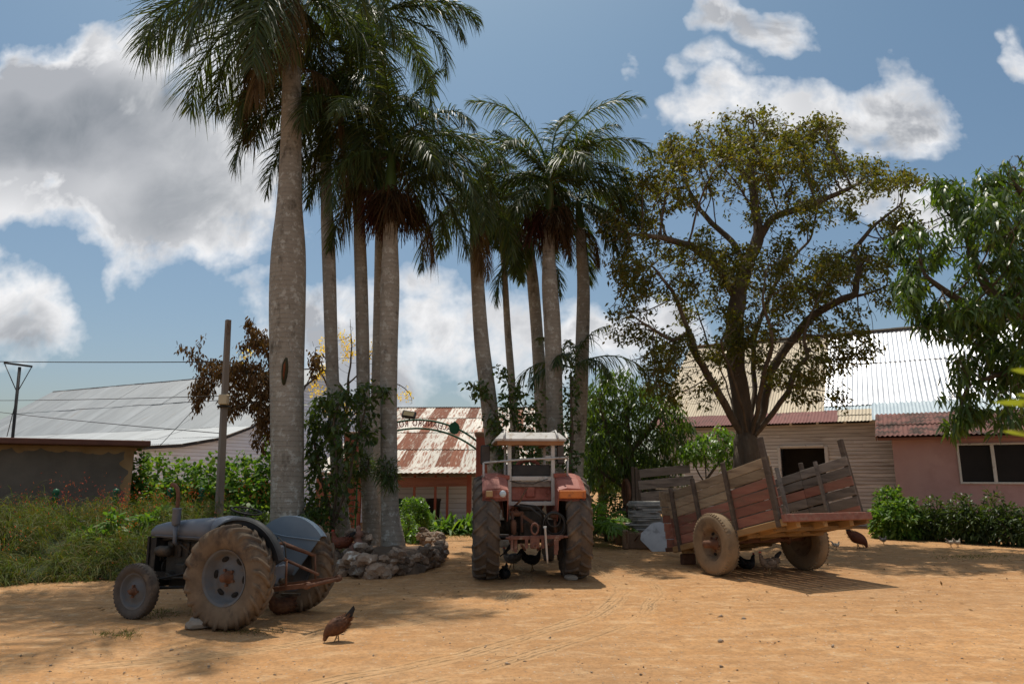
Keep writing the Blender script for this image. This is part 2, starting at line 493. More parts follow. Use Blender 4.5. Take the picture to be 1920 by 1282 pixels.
MT['rustsheet'] = pm('rusted_sheet', (.16, .055, .028), (.24, .09, .048), 3, .9, 0, .4, isl=.18, stretch=(5, .4, 1), c3=(.48, .40, .32), c3s=2.8, c3lo=.54, c3hi=.66)
MT['brickred'] = pm('oxide_red_paint', (.26, .075, .05), (.33, .11, .075), 3, .8, bump=.3)
MT['redwood'] = pm('red_brown_boards', (.20, .085, .06), (.30, .13, .09), 4, .85, stretch=(.4, 1, 4), isl=.1)
MT['dark'] = pm('unlit_interior', (.015, .013, .011), (.025, .022, .02), 3, .9)
MT['whitepaint'] = pm('white_paint', (.58, .56, .53), (.70, .68, .64), 5, .7, c3=(.4, .36, .31), c3s=6, c3lo=.6)
MT['greenpaint'] = pm('green_paint', (.012, .085, .04), (.02, .12, .055), 6, .45)
MT['darkmetal'] = pm('dark_metal', (.03, .03, .032), (.06, .055, .05), 6, .55, .5)
MT['concrete'] = pm('old_concrete', (.22, .19, .16), (.34, .30, .25), 2.5, .92, bump=.5, c3=(.14, .10, .07), c3s=2)
MT['earthwall'] = pm('brown_plaster', (.17, .105, .065), (.25, .16, .10), 3, .95, bump=.5, c3=(.11, .075, .05), c3s=3)

def glass_mat():
    n = NT('dark_window_glass')
    v = n.coord('Object'); a = n.noise(v, 1.2, 3, .5)
    col = n.mix(a, (.012, .012, .014), (.03, .028, .028))
    n.bsdf(col, .25, 0, n.bump(n.noise(v, 3, 2, .5), .05, .02), .12)
    return n.mat
MT['glass'] = glass_mat()

# ================================================================ ground
def build_ground():
    def axis(lo, hi, c, n, k):
        t = np.linspace(-1, 1, n); s = np.sinh(t * k) / math.sinh(k)
        return np.where(s < 0, c + s * (c - lo), c + s * (hi - c))
    xs = axis(-170, 170, 0, 321, 4.2); ys = axis(-30, 260, 10, 321, 4.2)
    X, Y = np.meshgrid(xs, ys)
    Z = (np.sin(X * 1.3 + np.sin(Y * .9) * 1.1) * np.sin(Y * 1.7 + 1.2 * np.sin(X * .7)) * .006
         + np.sin(X * 3.9 + 2 * np.sin(Y * 2.3)) * np.sin(Y * 4.7 + np.sin(X * 3.1)) * .003)
    v = np.stack([X, Y, Z], -1).reshape(-1, 3)
    n = len(xs); i = np.arange(len(ys) - 1)[:, None] * n + np.arange(n - 1)[None]
    q = np.stack([i, i + 1, i + n + 1, i + n], -1).reshape(-1, 4)
    o = np_mesh('ground', v, q, MT['dirt'], kind='structure')
    o.data.polygons.foreach_set('use_smooth', np.ones(len(q), bool))
build_ground()

def build_gravel():
    rs = np.random.RandomState(3)
    N = 5200
    y = 5.6 + 17 * rs.rand(N) ** 1.6; x = (rs.rand(N) - .5) * 1.65 * (y + 1)
    s = np.clip(np.exp(rs.normal(-5.35, .5, N)), .0028, .024)
    s[:6] = [.035, .03, .024, .03, .022, .026]
    for k, (px, py) in enumerate([(1350, 1157), (1395, 1160), (1562, 1212), (1351, 1203), (950, 1245), (1350, 1250)]):
        g = G(px, py); x[k] = g.x; y[k] = g.y
    oc = np.array([[1, 0, 0], [0, 1, 0], [-1, 0, 0], [0, -1, 0], [0, 0, 1], [0, 0, -1], ], float)
    f = np.array([[0, 1, 4], [1, 2, 4], [2, 3, 4], [3, 0, 4], [1, 0, 5], [2, 1, 5], [3, 2, 5], [0, 3, 5]])
    j = oc[None] * (1 + .35 * rs.normal(size=(N, 6, 1))) + .25 * rs.normal(size=(N, 6, 3))
    j[:, :, 2] *= .65
    v = j * s[:, None, None] + np.stack([x, y, s * .3], -1)[:, None]
    q = (np.arange(N)[:, None, None] * 6 + f[None]).reshape(-1, 3)
    np_mesh('gravel', v.reshape(-1, 3), q, MT['pebble'], kind='stuff', label='scattered pebbles and grit lying on the orange dirt yard')
build_gravel()

# ================================================================ building helpers
def corr(mb, poly, l0, l1, pick, pitch=.11, amp=.012, sheet=.92, frame=None, jit=.004, seed=1, per=5):
    """corrugated sheets; poly = [(a, z)...] up the slope, ridges along it; (l, a, z) local"""
    rs = random.Random(seed)
    fr = frame or (lambda l, a, z: (l, a, z))
    nc = max(1, int(round((l1 - l0) / sheet))); sw = (l1 - l0) / nc
    for r in range(len(poly) - 1):
        (a0, z0), (a1, z1) = poly[r], poly[r + 1]
        L = math.hypot(a1 - a0, z1 - z0); na, nzz = -(z1 - z0) / L, (a1 - a0) / L
        if nzz < 0: na, nzz = -na, -nzz
        da, dz_ = (a1 - a0) / L, (z1 - z0) / L
        for c in range(nc):
            u0 = l0 + c * sw; u1 = u0 + sw + .03
            k = int((u1 - u0) / pitch * per) + 1
            d0 = rs.uniform(-jit, jit) - .03; lift = rs.uniform(.0, jit)
            vs = []
            for i in range(k + 1):
                u = u0 + (u1 - u0) * i / k
                h = amp * math.sin(2 * math.pi * u / pitch) + lift
                for (aa, zz, hh) in ((a0 + da * d0 * 2, z0 + dz_ * d0 * 2, h + .028), (a1, z1, h)):
                    vs.append(fr(u, aa + na * hh, zz + nzz * hh))
            fs = [(2 * i, 2 * i + 2, 2 * i + 3, 2 * i + 1) for i in range(k)]
            mb.add(vs, fs, pick(r, c, rs), True)

def clap(mb, ranges, z0, z1, bh=.14, frame=None, mi=0, seed=1, y=0.0):
    """overlapping horizontal boards; ranges(z)-> [(a,b)...]"""
    fr = frame or (lambda x, y, z: (x, y, z))
    rs = random.Random(seed); z = z0
    while z < z1 - .01:
        zt = min(z + bh, z1)
        for (a, b) in (ranges((z + zt) / 2) if callable(ranges) else ranges):
            if b - a < .02: continue
            # boards butt at random joints
            xs = [a]; x = a + rs.uniform(1.5, 4.5)
            while x < b - .6: xs.append(x); x += rs.uniform(2.5, 4.5)
            xs.append(b)
            for i in range(len(xs) - 1):
                o = rs.uniform(0, .004); s = rs.uniform(-.004, .004)
                p, q = xs[i] + .002, xs[i + 1] - .002
                vs = [fr(p, y - .022 - o, z + s), fr(q, y - .022 - o, z - s), fr(q, y - .004, zt + .006), fr(p, y - .004, zt + .006),
                      fr(p, y, z + s), fr(q, y, z - s)]
                mb.add(vs, [(0, 1, 2, 3), (4, 5, 1, 0)], mi)
        z = zt

def hole(ranges, holes):
    """ranges minus (x0,x1,z0,z1) openings"""
    def f(z):
        rr = list(ranges(z) if callable(ranges) else ranges)
        for (x0, x1, za, zb) in holes:
            if za < z < zb:
                out = []
                for a, b in rr:
                    if x1 <= a or x0 >= b: out.append((a, b)); continue
                    if x0 > a: out.append((a, x0))
                    if x1 < b: out.append((x1, b))
                rr = out
        return rr
    return f

# ================================================================ right: long white barn with sheet roof
RZ = math.atan2(-.479, .878)
def right_barn():
    r = empty('barn', (5.8, 27.5, 0), RZ, label='long weathered white board barn with tan and silver corrugated roof behind the big tree', cat='barn')
    Lb = 20.0
    w = MB()
    clap(w, hole([(0, Lb)], [(4.45, 5.92, 0, 2.67)]), 0, 3.56, .125, seed=4)
    # end walls and back (plain boards)
    w.box((.04, 6.6, 1.7), (.08, 13.1, 3.4)); w.box((Lb, 6.6, 1.7), (.08, 13.1, 3.4)); w.box((Lb / 2, 13.1, 1.7), (Lb, .08, 3.4))
    w.prism([(.6, 3.4), (7, 7.6), (13.0, 3.4)], 0.02, .1, 0, 'X'); w.prism([(.6, 3.4), (7, 7.6), (13.0, 3.4)], Lb - .06, Lb + .02, 0, 'X')
    w.box((2.25, .06, 1.7), (4.4, .08, 3.4)); w.box((12.95, .06, 1.7), (14.0, .08, 3.4)); w.box((5.19, .06, 3.08), (1.46, .08, .8))
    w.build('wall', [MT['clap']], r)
    d = MB()
    d.box((5.19, .6, 1.33), (1.46, .05, 2.66)); d.build('interior', MT['dark'], r)
    f = MB(); f.box((5.97, -.03, 1.35), (.12, .07, 2.7), bev=.01); f.box((4.40, -.03, 1.35), (.09, .06, 2.7), bev=.01); f.box((5.18, -.034, 2.71), (1.44, .06, .08), bev=.01)
    f.build('door_frame', MT['whitepaint'], r)
    e = MB(); e.box((3.6, -.2, 3.50), (7.6, .05, .09))
    for k in range(9): e.tube([(k * .88 + .5, -.34, 3.47), (k * .88 + .5, .2, 3.6)], .05, 6, 1)
    e.build('rafter_ends', [MT['dark'], MT['whitepaint']], r)
    m = MB()
    def pick(rr, c, rs): return 0 if c * 20.4 / 22 < 6.2 else 1
    corr(m, [(.85, 3.98), (2.9, 5.28), (5.0, 6.62), (7.0, 7.88)], -.35, 5.9, lambda a, b, c: 0, seed=3, amp=.012, pitch=.1)
    corr(m, [(1.2, 4.2), (4.2, 6.11), (7.0, 7.88)], 5.9, Lb + .4, lambda a, b, c: 1, seed=4, amp=.010, pitch=.17, sheet=.95, jit=.012)
    corr(m, [(7.0, 7.88), (13.4, 3.6)], -.35, Lb + .4, lambda a, b, c: 0 if b < 6 else 1, seed=5)
    m.build('roof', [MT['tanroof'], MT['silver']], r)
    c = MB()
    rs = random.Random(5)
    for k in range(24):
        c.box((-.3 + k * .88 + .4, 7.0, 7.93 + rs.uniform(-.012, .012)), (.9, .34, .05), mat=None)
    c.build('ridge_cap', MT['tanroof'], r)
    s = MB()
    corr(s, [(-.42, 3.50), (1.02, 4.06)], -.4, 6.4, lambda a, b, c: 0, seed=8)
    corr(s, [(-.42, 3.50), (.3, 3.77), (1.02, 4.06)], 6.4, 7.5, lambda a, b, c: 1, seed=9)
    corr(s, [(-.5, 3.52), (1.5, 4.36)], 7.5, Lb + .4, lambda a, b, c: 2, seed=10)
    corr(s, [(.95, 4.02), (1.35, 4.28)], 5.9, 7.55, lambda a, b, c: 2, seed=11)
    s.build('eave_roof', [MT['redroof'], MT['tanroof'], MT['bluish']], r)
right_barn()

# ================================================================ pink house
def pink_house():
    r = empty('house', (11.4, 21, 0), RZ, label='low pink stucco house with dark red corrugated roof and wide dark windows', cat='house')
    w = MB(); T = .16; L = 8.5; zt = 2.78
    wins = [(1.62, 2.43), (2.51, 3.32), (5.2, 6.5)]
    z0, z1 = 1.45, 2.59
    xs = [0, 1.62, 3.32, 5.2, 6.5, L]
    for a, b in ((0, 1.62), (3.32, 5.2), (6.5, L)): w.box(((a + b) / 2, T / 2, zt / 2), (b - a, T, zt))
    for a, b in ((1.62, 3.32), (5.2, 6.5)):
        w.box(((a + b) / 2, T / 2 + .001, z0 / 2), (b - a, T - .004, z0)); w.box(((a + b) / 2, T / 2 + .001, (z1 + zt) / 2), (b - a, T - .004, zt - z1))
    for a, b in ((T, .45), (1.15, 2.2)): w.box((T / 2, (a + b) / 2, 1.5), (T, b - a, 3.0 if a > .5 else 2.84))
    w.box((T / 2, .8, 2.72), (T - .004, .7, .4)); w.box((T / 2, .8, .35), (T - .004, .7, .7))
    w.box((L, 1.1, 1.4), (T, 2.1, 2.8))
    w.prism([(.02, 2.7), (2.2, 3.0), (2.2, 3.4), (.02, 2.86)], .01, T - .01, 0, 'X')
    w.build('wall', MT['pink'], r)
    for a, b in ((1.62, 3.32), (5.2, 6.5)):
        f = MB(); t = .055
        f.box(((a + b) / 2, -.006, z0 + t / 2), (b - a, .09, t), bev=.006); f.box(((a + b) / 2, -.006, z1 - t / 2), (b - a, .09, t), bev=.006)
        for x in (a + t / 2, b - t / 2, (a + b) / 2): f.box((x, -.004, (z0 + z1) / 2), (t if x != (a + b) / 2 else .085, .08, z1 - z0 - 2 * t), bev=.006)
        fo = f.build('window', MT['whitepaint'], r)
        g = MB(); g.box(((a + b) / 2, .06, (z0 + z1) / 2), (b - a - .1, .01, z1 - z0 - .1)); g.build('pane', MT['glass'], fo)
        sl_ = MB(); sl_.box(((a + b) / 2, .12, (z0 + z1) / 2 - .02), (b - a - .2, .01, z1 - z0 - .2)); sl_.build('dark_room_sheet', MT['dark'], fo)  # black sheet behind the pane, coloured as the unlit room
    d = MB(); d.box((.09, .8, 1.6), (.05, .68, 1.8), bev=.01); d.build('side_shutter', MT['redwood'], r)
    p = MB()
    corr(p, [(-.38, 2.82), (1.1, 3.24), (2.75, 3.72)], -.42, L + .4, lambda a, b, c: 0, seed=21, pitch=.13, amp=.02, sheet=.8)
    p.build('roof', MT['redroof2'], r)
    q = MB()
    q.beam((-.40, -.34, 2.76), (-.40, 2.7, 3.62), .03, .13, bev=.004); q.beam((-.36, -.36, 2.74), (L + .3, -.36, 2.74), .03, .07)
    q.build('fascia', MT['redwood'], r)
    u = MB(); u.prism([(-.33, 2.74), (2.6, 3.56), (2.6, 3.6), (-.33, 2.78)], -.37, L + .3, 0, 'X'); u.build('soffit', MT['redwood'], r)
    k = MB(); k.box((3.9, -1.35, .07), (8.2, .14, .16), bev=.02)
    k.build('flowerbed_kerb', MT['concrete'], None, label='low concrete kerb of the flower bed before the pink house', cat='kerb')
    bpy.data.objects['flowerbed_kerb'].location = (11.4, 21, 0); bpy.data.objects['flowerbed_kerb'].rotation_euler = (0, 0, RZ)
pink_house()

# ================================================================ centre: rusty roofed building
def rusty():
    r = empty('farm_building', (-6.8, 26, 0), math.radians(-1), label='white walled building under a streaked pale and rust corrugated roof beyond the arch', cat='building')
    rs = random.Random(12)
    streak = {}
    for c in range(30):
        if rs.random() < .38: 
            a = rs.choice([0, 0, 1, 2]); b = a + rs.choice([2, 3, 4]); streak[c] = (a, b)
    def pick(rr, c, q):
        full = {1: (1, 3), 3: (1,), 4: (3,), 5: (1,), 6: (0, 1, 2, 3), 7: (3,), 9: (0, 1, 2), 10: (0, 3), 12: (1, 2, 3), 13: (0,), 15: (1, 2, 3), 17: (0, 1), 18: (3,)}
        return 1 if rr in full.get(c, ()) else 0
    m = MB()
    corr(m, [(-.5, 1.84), (2.3, 2.70), (5.2, 3.55), (8.2, 4.42), (11, 5.2)], -.3, 9.1, pick, sheet=.46, pitch=.155, amp=.012, seed=2)
    corr(m, [(11, 5.2), (16.5, 3.4), (22, 1.84)], -.3, 9.1, pick, sheet=.9, seed=3)
    m.build('roof', [MT['palesheet'], MT['rustsheet']], r)
    w = MB()
    clap(w, [(0, 8.8)], 0, 1.62, .14, seed=5)
    w.box((4.4, .06, 1.0), (8.8, .1, 1.9)); w.box((4.4, 21.5, 1.0), (8.8, .1, 1.9))
    for x in (.05, 8.75): w.prism([(.12, 0), (21.4, 0), (21.4, 1.8), (11, 5.0), (.12, 1.8)], x - .05, x + .05, 0, 'X')
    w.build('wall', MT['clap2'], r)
    e = MB(); e.box((4.4, -.3, 1.72), (9.2, .06, .16)); e.build('eave_board', MT['concrete'], r)
    d = MB(); d.box((6.05, -.05, .85), (.9, .05, 1.7)); d.build('door', MT['pink'], r)
    # porch in front
    s = empty('porch', (-5.15, 23.6, 0), 0, label='small red porch with thin corrugated roof before the rusty roofed building', cat='porch')
    b = MB()
    corr(b, [(-.5, 1.74), (1.9, 1.98)], -1.0, 4.0, lambda a, b, c: 0, pitch=.15, amp=.012, seed=6)
    b.build('roof', MT['palesheet'], s)
    for x, w in ((.05, .16), (3.72, .16), (.9, .08), (1.9, .08), (2.6, .08), (3.0, .08)):
        p = MB(); p.box((x, 0, .85), (w, w, 1.7), bev=.01); p.build('post', MT['brickred'], s)
    q = MB()
    for k in range(4): q.beam((.14, -.09, 1.56 - k * .085), (3.66, -.09, 1.60 - k * .075), .03, .08, bev=.004)
    q.box((-.7, .02, .8), (1.35, .1, 1.62))
    q.build('valance', MT['redwood'], s)
    x = MB(); x.lathe([(.0, 0), (.2, 0), (.25, .8), (.27, .82), (.27, .88), (.0, .9)], 14)
    for k, (xx, yy) in enumerate([(-3.95, 24.6), (-2.75, 24.9)]):
        o = x.build('waste_bin', MT['greenpaint'] if k == 0 else MT['darkmetal'], None, label=['dark green round bin standing under the red porch', 'dark drum standing at the right end under the porch'][k], cat='bin')
        o.location = (xx, yy, .35 * 0)
rusty()

# ================================================================ left: white barn with grey roof
def left_barn():
    a = P(258, 838, 30)
    r = empty('barn', (a.x, a.y, 0), math.radians(63), label='white board barn with huge grey curving corrugated roof at the left', cat='barn')
    prof = [(-.25, 2.85), (2, 3.06), (4.2, 3.49), (5.9, 4.12), (8.5, 5.96), (11.1, 7.8)]
    back = [(22.2 - w, z) for w, z in prof][::-1]
    L = 26.4
    fr = lambda l, aa, z: (aa, l, z)
    m = MB()
    corr(m, prof, -.35, L, lambda a, b, c: 0, pitch=.13, amp=.012, sheet=.95, frame=fr, seed=30, jit=.02)
    corr(m, back, -.35, L, lambda a, b, c: 0, pitch=.13, amp=.012, sheet=.95, frame=fr, seed=31)
    m.build('roof', MT['greyroof'], r)
    def zr(w):
        for (p, q), (s, t) in zip(prof[:-1], prof[1:]):
            if p <= w <= s: return q + (t - q) * (w - p) / (s - p)
        return 7.8
    def rng(z):
        if z < 2.8: return [(0, 22.2)]
        lo = 0
        for k in range(1, 223):
            w = k * .05
            if zr(w) > z + .1: return [(w, 22.2 - w)]
        return []
    w = MB()
    clap(w, rng, 0, 7.7, .17, seed=33)
    w.prism([(0.05, 0), (22.1, 0)] + [(q, z - .06) for q, z in [(min(max(p, .05), 22.1), zz) for p, zz in back[::-1]]][::-1] + [(p, z - .06) for p, z in prof[::-1][1:] if p > 0] + [(.05, 2.8)], .01, .06, 0, 'Y')
    w.box((.05, L / 2, 1.4), (.1, L, 2.8)); w.box((22.1, L / 2, 1.4), (.1, L, 2.8)); w.box((11.1, L - .1, 1.4), (22, .1, 2.8))
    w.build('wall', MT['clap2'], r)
    f = MB()
    for p, q in zip(prof[:-1], prof[1:]): f.beam((p[0], -.32, p[1] - .07), (q[0], -.32, q[1] - .07), .04, .1)
    for p, q in zip(back[:-1], back[1:]): f.beam((p[0], -.32, p[1] - .07), (q[0], -.32, q[1] - .07), .04, .1)
    f.build('rake_board', MT['darkmetal'], r)
left_barn()

def shed_mat():
    n = NT('patched_cement'); v = n.coord('Object')
    sp = n.n('ShaderNodeSeparateXYZ'); n.l(v, sp.inputs[0])
    a = n.noise(v, 1.5, 6, .6); b = n.vor(v, 4.2)
    z = n.math('ADD', sp.outputs[2], n.math('MULTIPLY_ADD', b, -.22, .08))
    x = n.math('ADD', sp.outputs[0], n.math('MULTIPLY_ADD', n.vor(v, 3.4), -.25, .1))
    m1 = n.math('GREATER_THAN', z, 2.17); m2 = n.math('GREATER_THAN', x, -.22)
    msk = n.math('MAXIMUM', m1, m2)
    col = n.mix(n.ramp(a, [(.3, 0.), (.7, 1.)]), (.10, .092, .08), (.16, .142, .12))
    och = n.mix(n.vor(v, 3.4, out=0), (.24, .155, .08), (.34, .24, .13))
    n.bsdf(n.mix(msk, col, och), .93, 0, n.bump(n.math('ADD', n.noise(v, 9, 6, .65), n.math('MULTIPLY', msk, 1.5)), .5, .02), .15)
    return n.mat

def left_shed():
    rz = math.atan2(.53, .85)
    a = (-9.2, 17.1, 0)
    r = empty('shed', a, rz, label='low flat roofed shed with dark patched cement wall behind the red flowered grass', cat='shed')
    w = MB(); w.box((-4.5, 2.0, 1.19), (9, 4, 2.38), bev=.02); w.build('wall', shed_mat(), r)
    s = MB(); s.box((-4.5, 1.9, 2.445), (9.6, 4.7, .13), bev=.015); s.build('roof_slab', pm('red_brown_slab', (.10, .045, .035), (.16, .075, .055), 2, .9, bump=.5), r)
left_shed()

# ================================================================ poles and wires
def poles():
    b = P(407, 1040, 15); b.z = 0; t = P(428, 600, 15)
    m = MB()
    d = (t - b)
    m.tube([b + d * k / 10 for k in range(11)], [.10 - .003 * k for k in range(11)], 4, smooth=False)
    o = empty('utility_pole', b, 0, label='leaning square concrete utility pole behind the grey tractor', cat='utility pole')
    for i, q in enumerate(m.v): m.v[i] = tuple(V(q) - b)
    m.build('shaft', pm('pole_concrete', (.17, .14, .115), (.27, .23, .19), 3, .9, bump=.5, stretch=(1, 1, .3), c3=(.12, .06, .035), c3s=2), o)
    k = P(424, 750, 15) - b
    x = MB(); x.box(k + V((0, -.12, 0)), (.2, .14, .22), bev=.02); x.build('junction_box', pm('cream_plastic', (.5, .4, .25), (.58, .48, .32), 5, .6), o)
    band = MB(); band.tube([k + V((-.04, 0, -.12)), k + V((-.04, 0, -.16))], .14, 10); band.build('strap', MT['darkmetal'], o)
    # wires end on the pole
    wm = pm('wire', (.02, .02, .02), (.04, .04, .04), 3, .6)
    def wire(p, q, sag, lab, r=.009):
        w = MB(); n = 14
        w.tube([V(p).lerp(V(q), i / n) - V((0, 0, sag * 4 * (i / n) * (1 - i / n))) for i in range(n + 1)], r, 5)
        w.build('power_line', wm, None, label=lab, cat='power line', group='wires strung across the left of the yard')
    far = P(-260, 672, 21)
    wire(far, P(419, 678, 15), .05, 'highest thin wire running left from the leaning pole', .011)
    wire(P(-200, 748, 30), P(416, 742, 15.1), .08, 'middle wire crossing before the grey barn roof', .009)
    wire(P(-200, 745, 30), P(413, 812, 15.05), .1, 'lowest sagging wire sloping down towards the pole', .009)
    wire(P(300, 835, 20), P(436, 690, 22), .0, 'short taut stay wire slanting before the barn roof', .009)
    # steel T pole beyond the shed
    b = P(20, 890, 21.5); b.z = 0; t = P(37, 688, 21.5)
    o = empty('steel_pole', b, 0, label='thin black steel pole with braced cross arm above the shed', cat='utility pole')
    m = MB(); m.tube([(0, 0, 0), t - b], .045, 8); m.build('mast', MT['darkmetal'], o)
    m = MB(); l = P(8, 680, 21.5) - b; rr = P(60, 687, 21.5) - b; m.beam(l, rr, .05, .06)
    c = (t - b) * .84
    m.tube([l, c], .014, 5); m.tube([rr, c], .014, 5)
    m.build('cross_arm', MT['darkmetal'], o)
    m = MB(); m.tube([P(13, 818, 21.4) - b, (t - b) * .8], .012, 5); m.build('stay', MT['darkmetal'], o)
poles()

# ================================================================ entrance arch
def arch():
    Y = 20.0
    cx = 780; 
    r = empty('entrance_arch', (P(cx, 900, Y).x, Y, 0), 0, label='red pillared entrance arch with green tubes and mirrored lettering, seen from behind', cat='arch')
    ox = P(cx, 900, Y).x
    hw = M(116, Y, 2.6)
    zt = P(cx, 787, Y).z; ze = P(893, 830, Y).z; zt2 = P(cx, 803, Y).z; ze2 = P(893, 846, Y).z
    def arc(z0, z1, n=40):
        h = z0 - z1; R = (hw * hw + h * h) / (2 * h); out = []
        a = math.asin(hw / R)
        for k in range(n + 1):
            t = -a + 2 * a * k / n
            out.append((R * math.sin(t), 0, z0 - R + R * math.cos(t)))
        return out, R
    t, R = arc(zt, ze); t2, R2 = arc(zt2, ze2)
    for q in (t, t2):
        m = MB(); m.tube(q, .028, 8); m.build('tube', MT['greenpaint'], r)
    for s, x0, x1 in ((-1, 652, 668), (1, 893, 916)):
        a = P(x0, 850, Y).x - ox; b = P(x1, 850, Y).x - ox
        m = MB(); zz = P(900, 815, Y).z
        m.box(((a + b) / 2, 0, zz / 2), (b - a if s > 0 else .36, .36, zz), bev=.02)
        m.build('pillar', MT['brickred'], r)
        m = MB(); m.box(((a + b) / 2, 0, zz + .0), (.42, .42, .16), bev=.03); m.build('cap', MT['earthwall'], r)
    # tobacco leaf emblems
    for px, py, s in ((705, 810, -1), (852, 802, 1)):
        c = P(px, py, Y - .03); c = V((c.x - ox, -.03, c.z))
        h = M(25, Y); w = M(19, Y)
        ot = [(0, -.5), (.28, -.42), (.48, -.2), (.5, .08), (.36, .3), (.12, .46), (.02, .52), (-.12, .42), (-.36, .34), (-.5, .12), (-.46, -.2), (-.26, -.42)]
        m = MB(); m.prism([(c.x + a * w * 1.05, c.z + b * h) for a, b in ot], -.045, -.015, 0, 'Y'); m.build('leaf_emblem', MT['greenpaint'], r)
    # lettering, reversed because the arch is seen from behind
    tm = pm('red_letters', (.26, .03, .025), (.32, .04, .03), 5, .5)
    cu = bpy.data.curves.new('txt', 'FONT'); cu.body = 'ALEJANDRO ROBAINA'; cu.size = 1; cu.extrude = .03
    cu.space_character = 1.15; cu.space_word = 1.6; cu.offset = .012; cu.resolution_u = 2
    to = bpy.data.objects.new('txt', cu); COL.objects.link(to)
    dg = bpy.context.evaluated_depsgraph_get(); me = bpy.data.meshes.new_from_object(to.evaluated_get(dg))
    bpy.data.objects.remove(to); bpy.data.curves.remove(cu)
    co = np.zeros(len(me.vertices) * 3, np.float32); me.vertices.foreach_get('co', co); co = co.reshape(-1, 3)
    x0, x1 = co[:, 0].min(), co[:, 0].max()
    Lp = P(712, 800, Y).x - ox; Rp = P(843, 800, Y).x - ox
    scx = (Rp - Lp) / (x1 - x0)
    X = Rp - (co[:, 0] - x0) * scx
    hgt = (zt - zt2) * .72; zz = co[:, 1] / .7 * hgt
    Rm = R2; th = np.arcsin(np.clip(X / Rm, -1, 1)); rad = Rm + .04 + (zt - zt2) * .12 - .0 + zz
    cz = zt2 - R2
    co2 = np.stack([rad * np.sin(th), co[:, 2] * .5, cz + rad * np.cos(th)], -1).astype(np.float32)
    me.vertices.foreach_set('co', co2.ravel()); me.update()
    me.flip_normals()
    xs = sorted(set(np.round(co2[:, 0].tolist(), 3))); gap = max(range(len(xs) - 1), key=lambda i: xs[i + 1] - xs[i]); cut = (xs[gap] + xs[gap + 1]) / 2
    for sgn in (1, -1):
        bm = bmesh.new(); bm.from_mesh(me)
        bmesh.ops.delete(bm, geom=[v for v in bm.verts if (v.co.x - cut) * sgn < 0], context='VERTS')
        m2 = bpy.data.meshes.new('lettering'); bm.to_mesh(m2); bm.free(); link('lettering', m2, tm, r)
    # lamp on top
    f = empty('floodlight', P(767, 786, Y - .1), 0, label='black floodlight with yellowish glass tilted on top of the arch', cat='floodlight')
    m = MB(); mt = Matrix.Translation((0, -.05, .13)) @ Matrix.Rotation(math.radians(-30), 4, 'X') @ Matrix.Rotation(math.radians(10), 4, 'Y')
    m.box((0, 0, 0), (.40, .10, .22), 0, mt, .02); m.tube([(0, .05, 0), (0, .0, .1)], .025, 6)
    m.build('housing', MT['darkmetal'], f)
    m = MB(); m.box((0, -.052, 0), (.30, .006, .14), 0, mt); m.build('lens', pm('lamp_glass', (.35, .28, .16), (.42, .34, .2), 3, .3), f)
    # green barred gate leaf and red post left of the arch
    g = empty('gate', (P(625, 960, 19.6).x, 19.6, 0), 0, label='open green barred gate leaf between the left palm trunks', cat='gate')
    m = MB()
    for k in range(10): m.tube([(-.25, 0, .3 + k * .17), (.62, 0, .34 + k * .17)], .014, 6)
    m.build('bar', MT['greenpaint'], g)
    m = MB(); m.box((.62, 0, .98), (.04, .04, 1.7)); m.box((-.25, 0, .98), (.04, .04, 1.7)); m.box((.18, 0, .14), (.84, .04, .04)); m.build('frame', MT['greenpaint'], g)
arch()

# ================================================================ vegetation
MT['palmtrunk'] = None
def trunk_mat():
    n = NT('palm_bark'); v = n.coord('Object')
    a = n.noise(v, 1.6, 6, .6); f = n.noise(v, 26, 6, .7)
    col = n.mix(n.ramp(a, [(.3, 0.), (.7, 1.)]), (.25, .22, .18), (.36, .325, .27))
    sp = n.n('ShaderNodeSeparateXYZ'); n.l(v, sp.inputs[0])
    rz = n.math('ADD', n.math('MULTIPLY', sp.outputs[2], 62), n.math('MULTIPLY', a, 9))
    ring = n.math('MULTIPLY_ADD', n.math('SINE', rz), .5, .5)
    ring = n.math('POWER', ring, 5)
    col = n.mix(n.math('MULTIPLY', n.math('MULTIPLY', ring, n.ramp(f, [(.4, 0.), (.6, 1.)])), .42), col, (.12, .10, .08))
    l = n.noise(n.coord('Object', (1, 1, 1), (4, 2, 7)), 6.5, 8, .72)
    col = n.mix(n.ramp(l, [(.54, 0.), (.60, .7)]), col, (.50, .49, .44))
    d = n.noise(n.coord('Object', (1, 1, .5), (9, 5, 3)), 3.2, 8, .7)
    col = n.mix(n.ramp(d, [(.55, 0.), (.68, .8)]), col, (.06, .05, .035))
    nb = n.bump(ring, .25, .02); nb = n.bump(f, .6, .012, nb)
    n.bsdf(col, .92, 0, nb, .15); return n.mat
MT['palmtrunk'] = trunk_mat()
MT['bark'] = pm('rough_bark', (.075, .055, .038), (.15, .115, .082), 5, .95, bump=.9, bdist=.03, stretch=(1, 1, .35), c3=(.19, .16, .12), c3s=2.5, c3lo=.55)
MT['twig'] = pm('twig_bark', (.06, .045, .03), (.10, .08, .055), 5, .9)
MT['shaft'] = pm('green_crownshaft', (.05, .10, .025), (.09, .15, .04), 2, .5, bump=.15, stretch=(1, 1, .2), c3=(.13, .12, .05), c3s=1.4)
MT['frond'] = leafmat('palm_leaflets', [(.02, .035, .015), (.03, .05, .018), (.042, .062, .022), (.05, .05, .02), (.025, .042, .018), (.065, .085, .03)], .32, .48, .35)
MT['deadfrond'] = leafmat('dead_palm_leaflets', [(.09, .062, .04), (.14, .10, .065), (.07, .045, .03)], .2, .8, .1, 1.2)
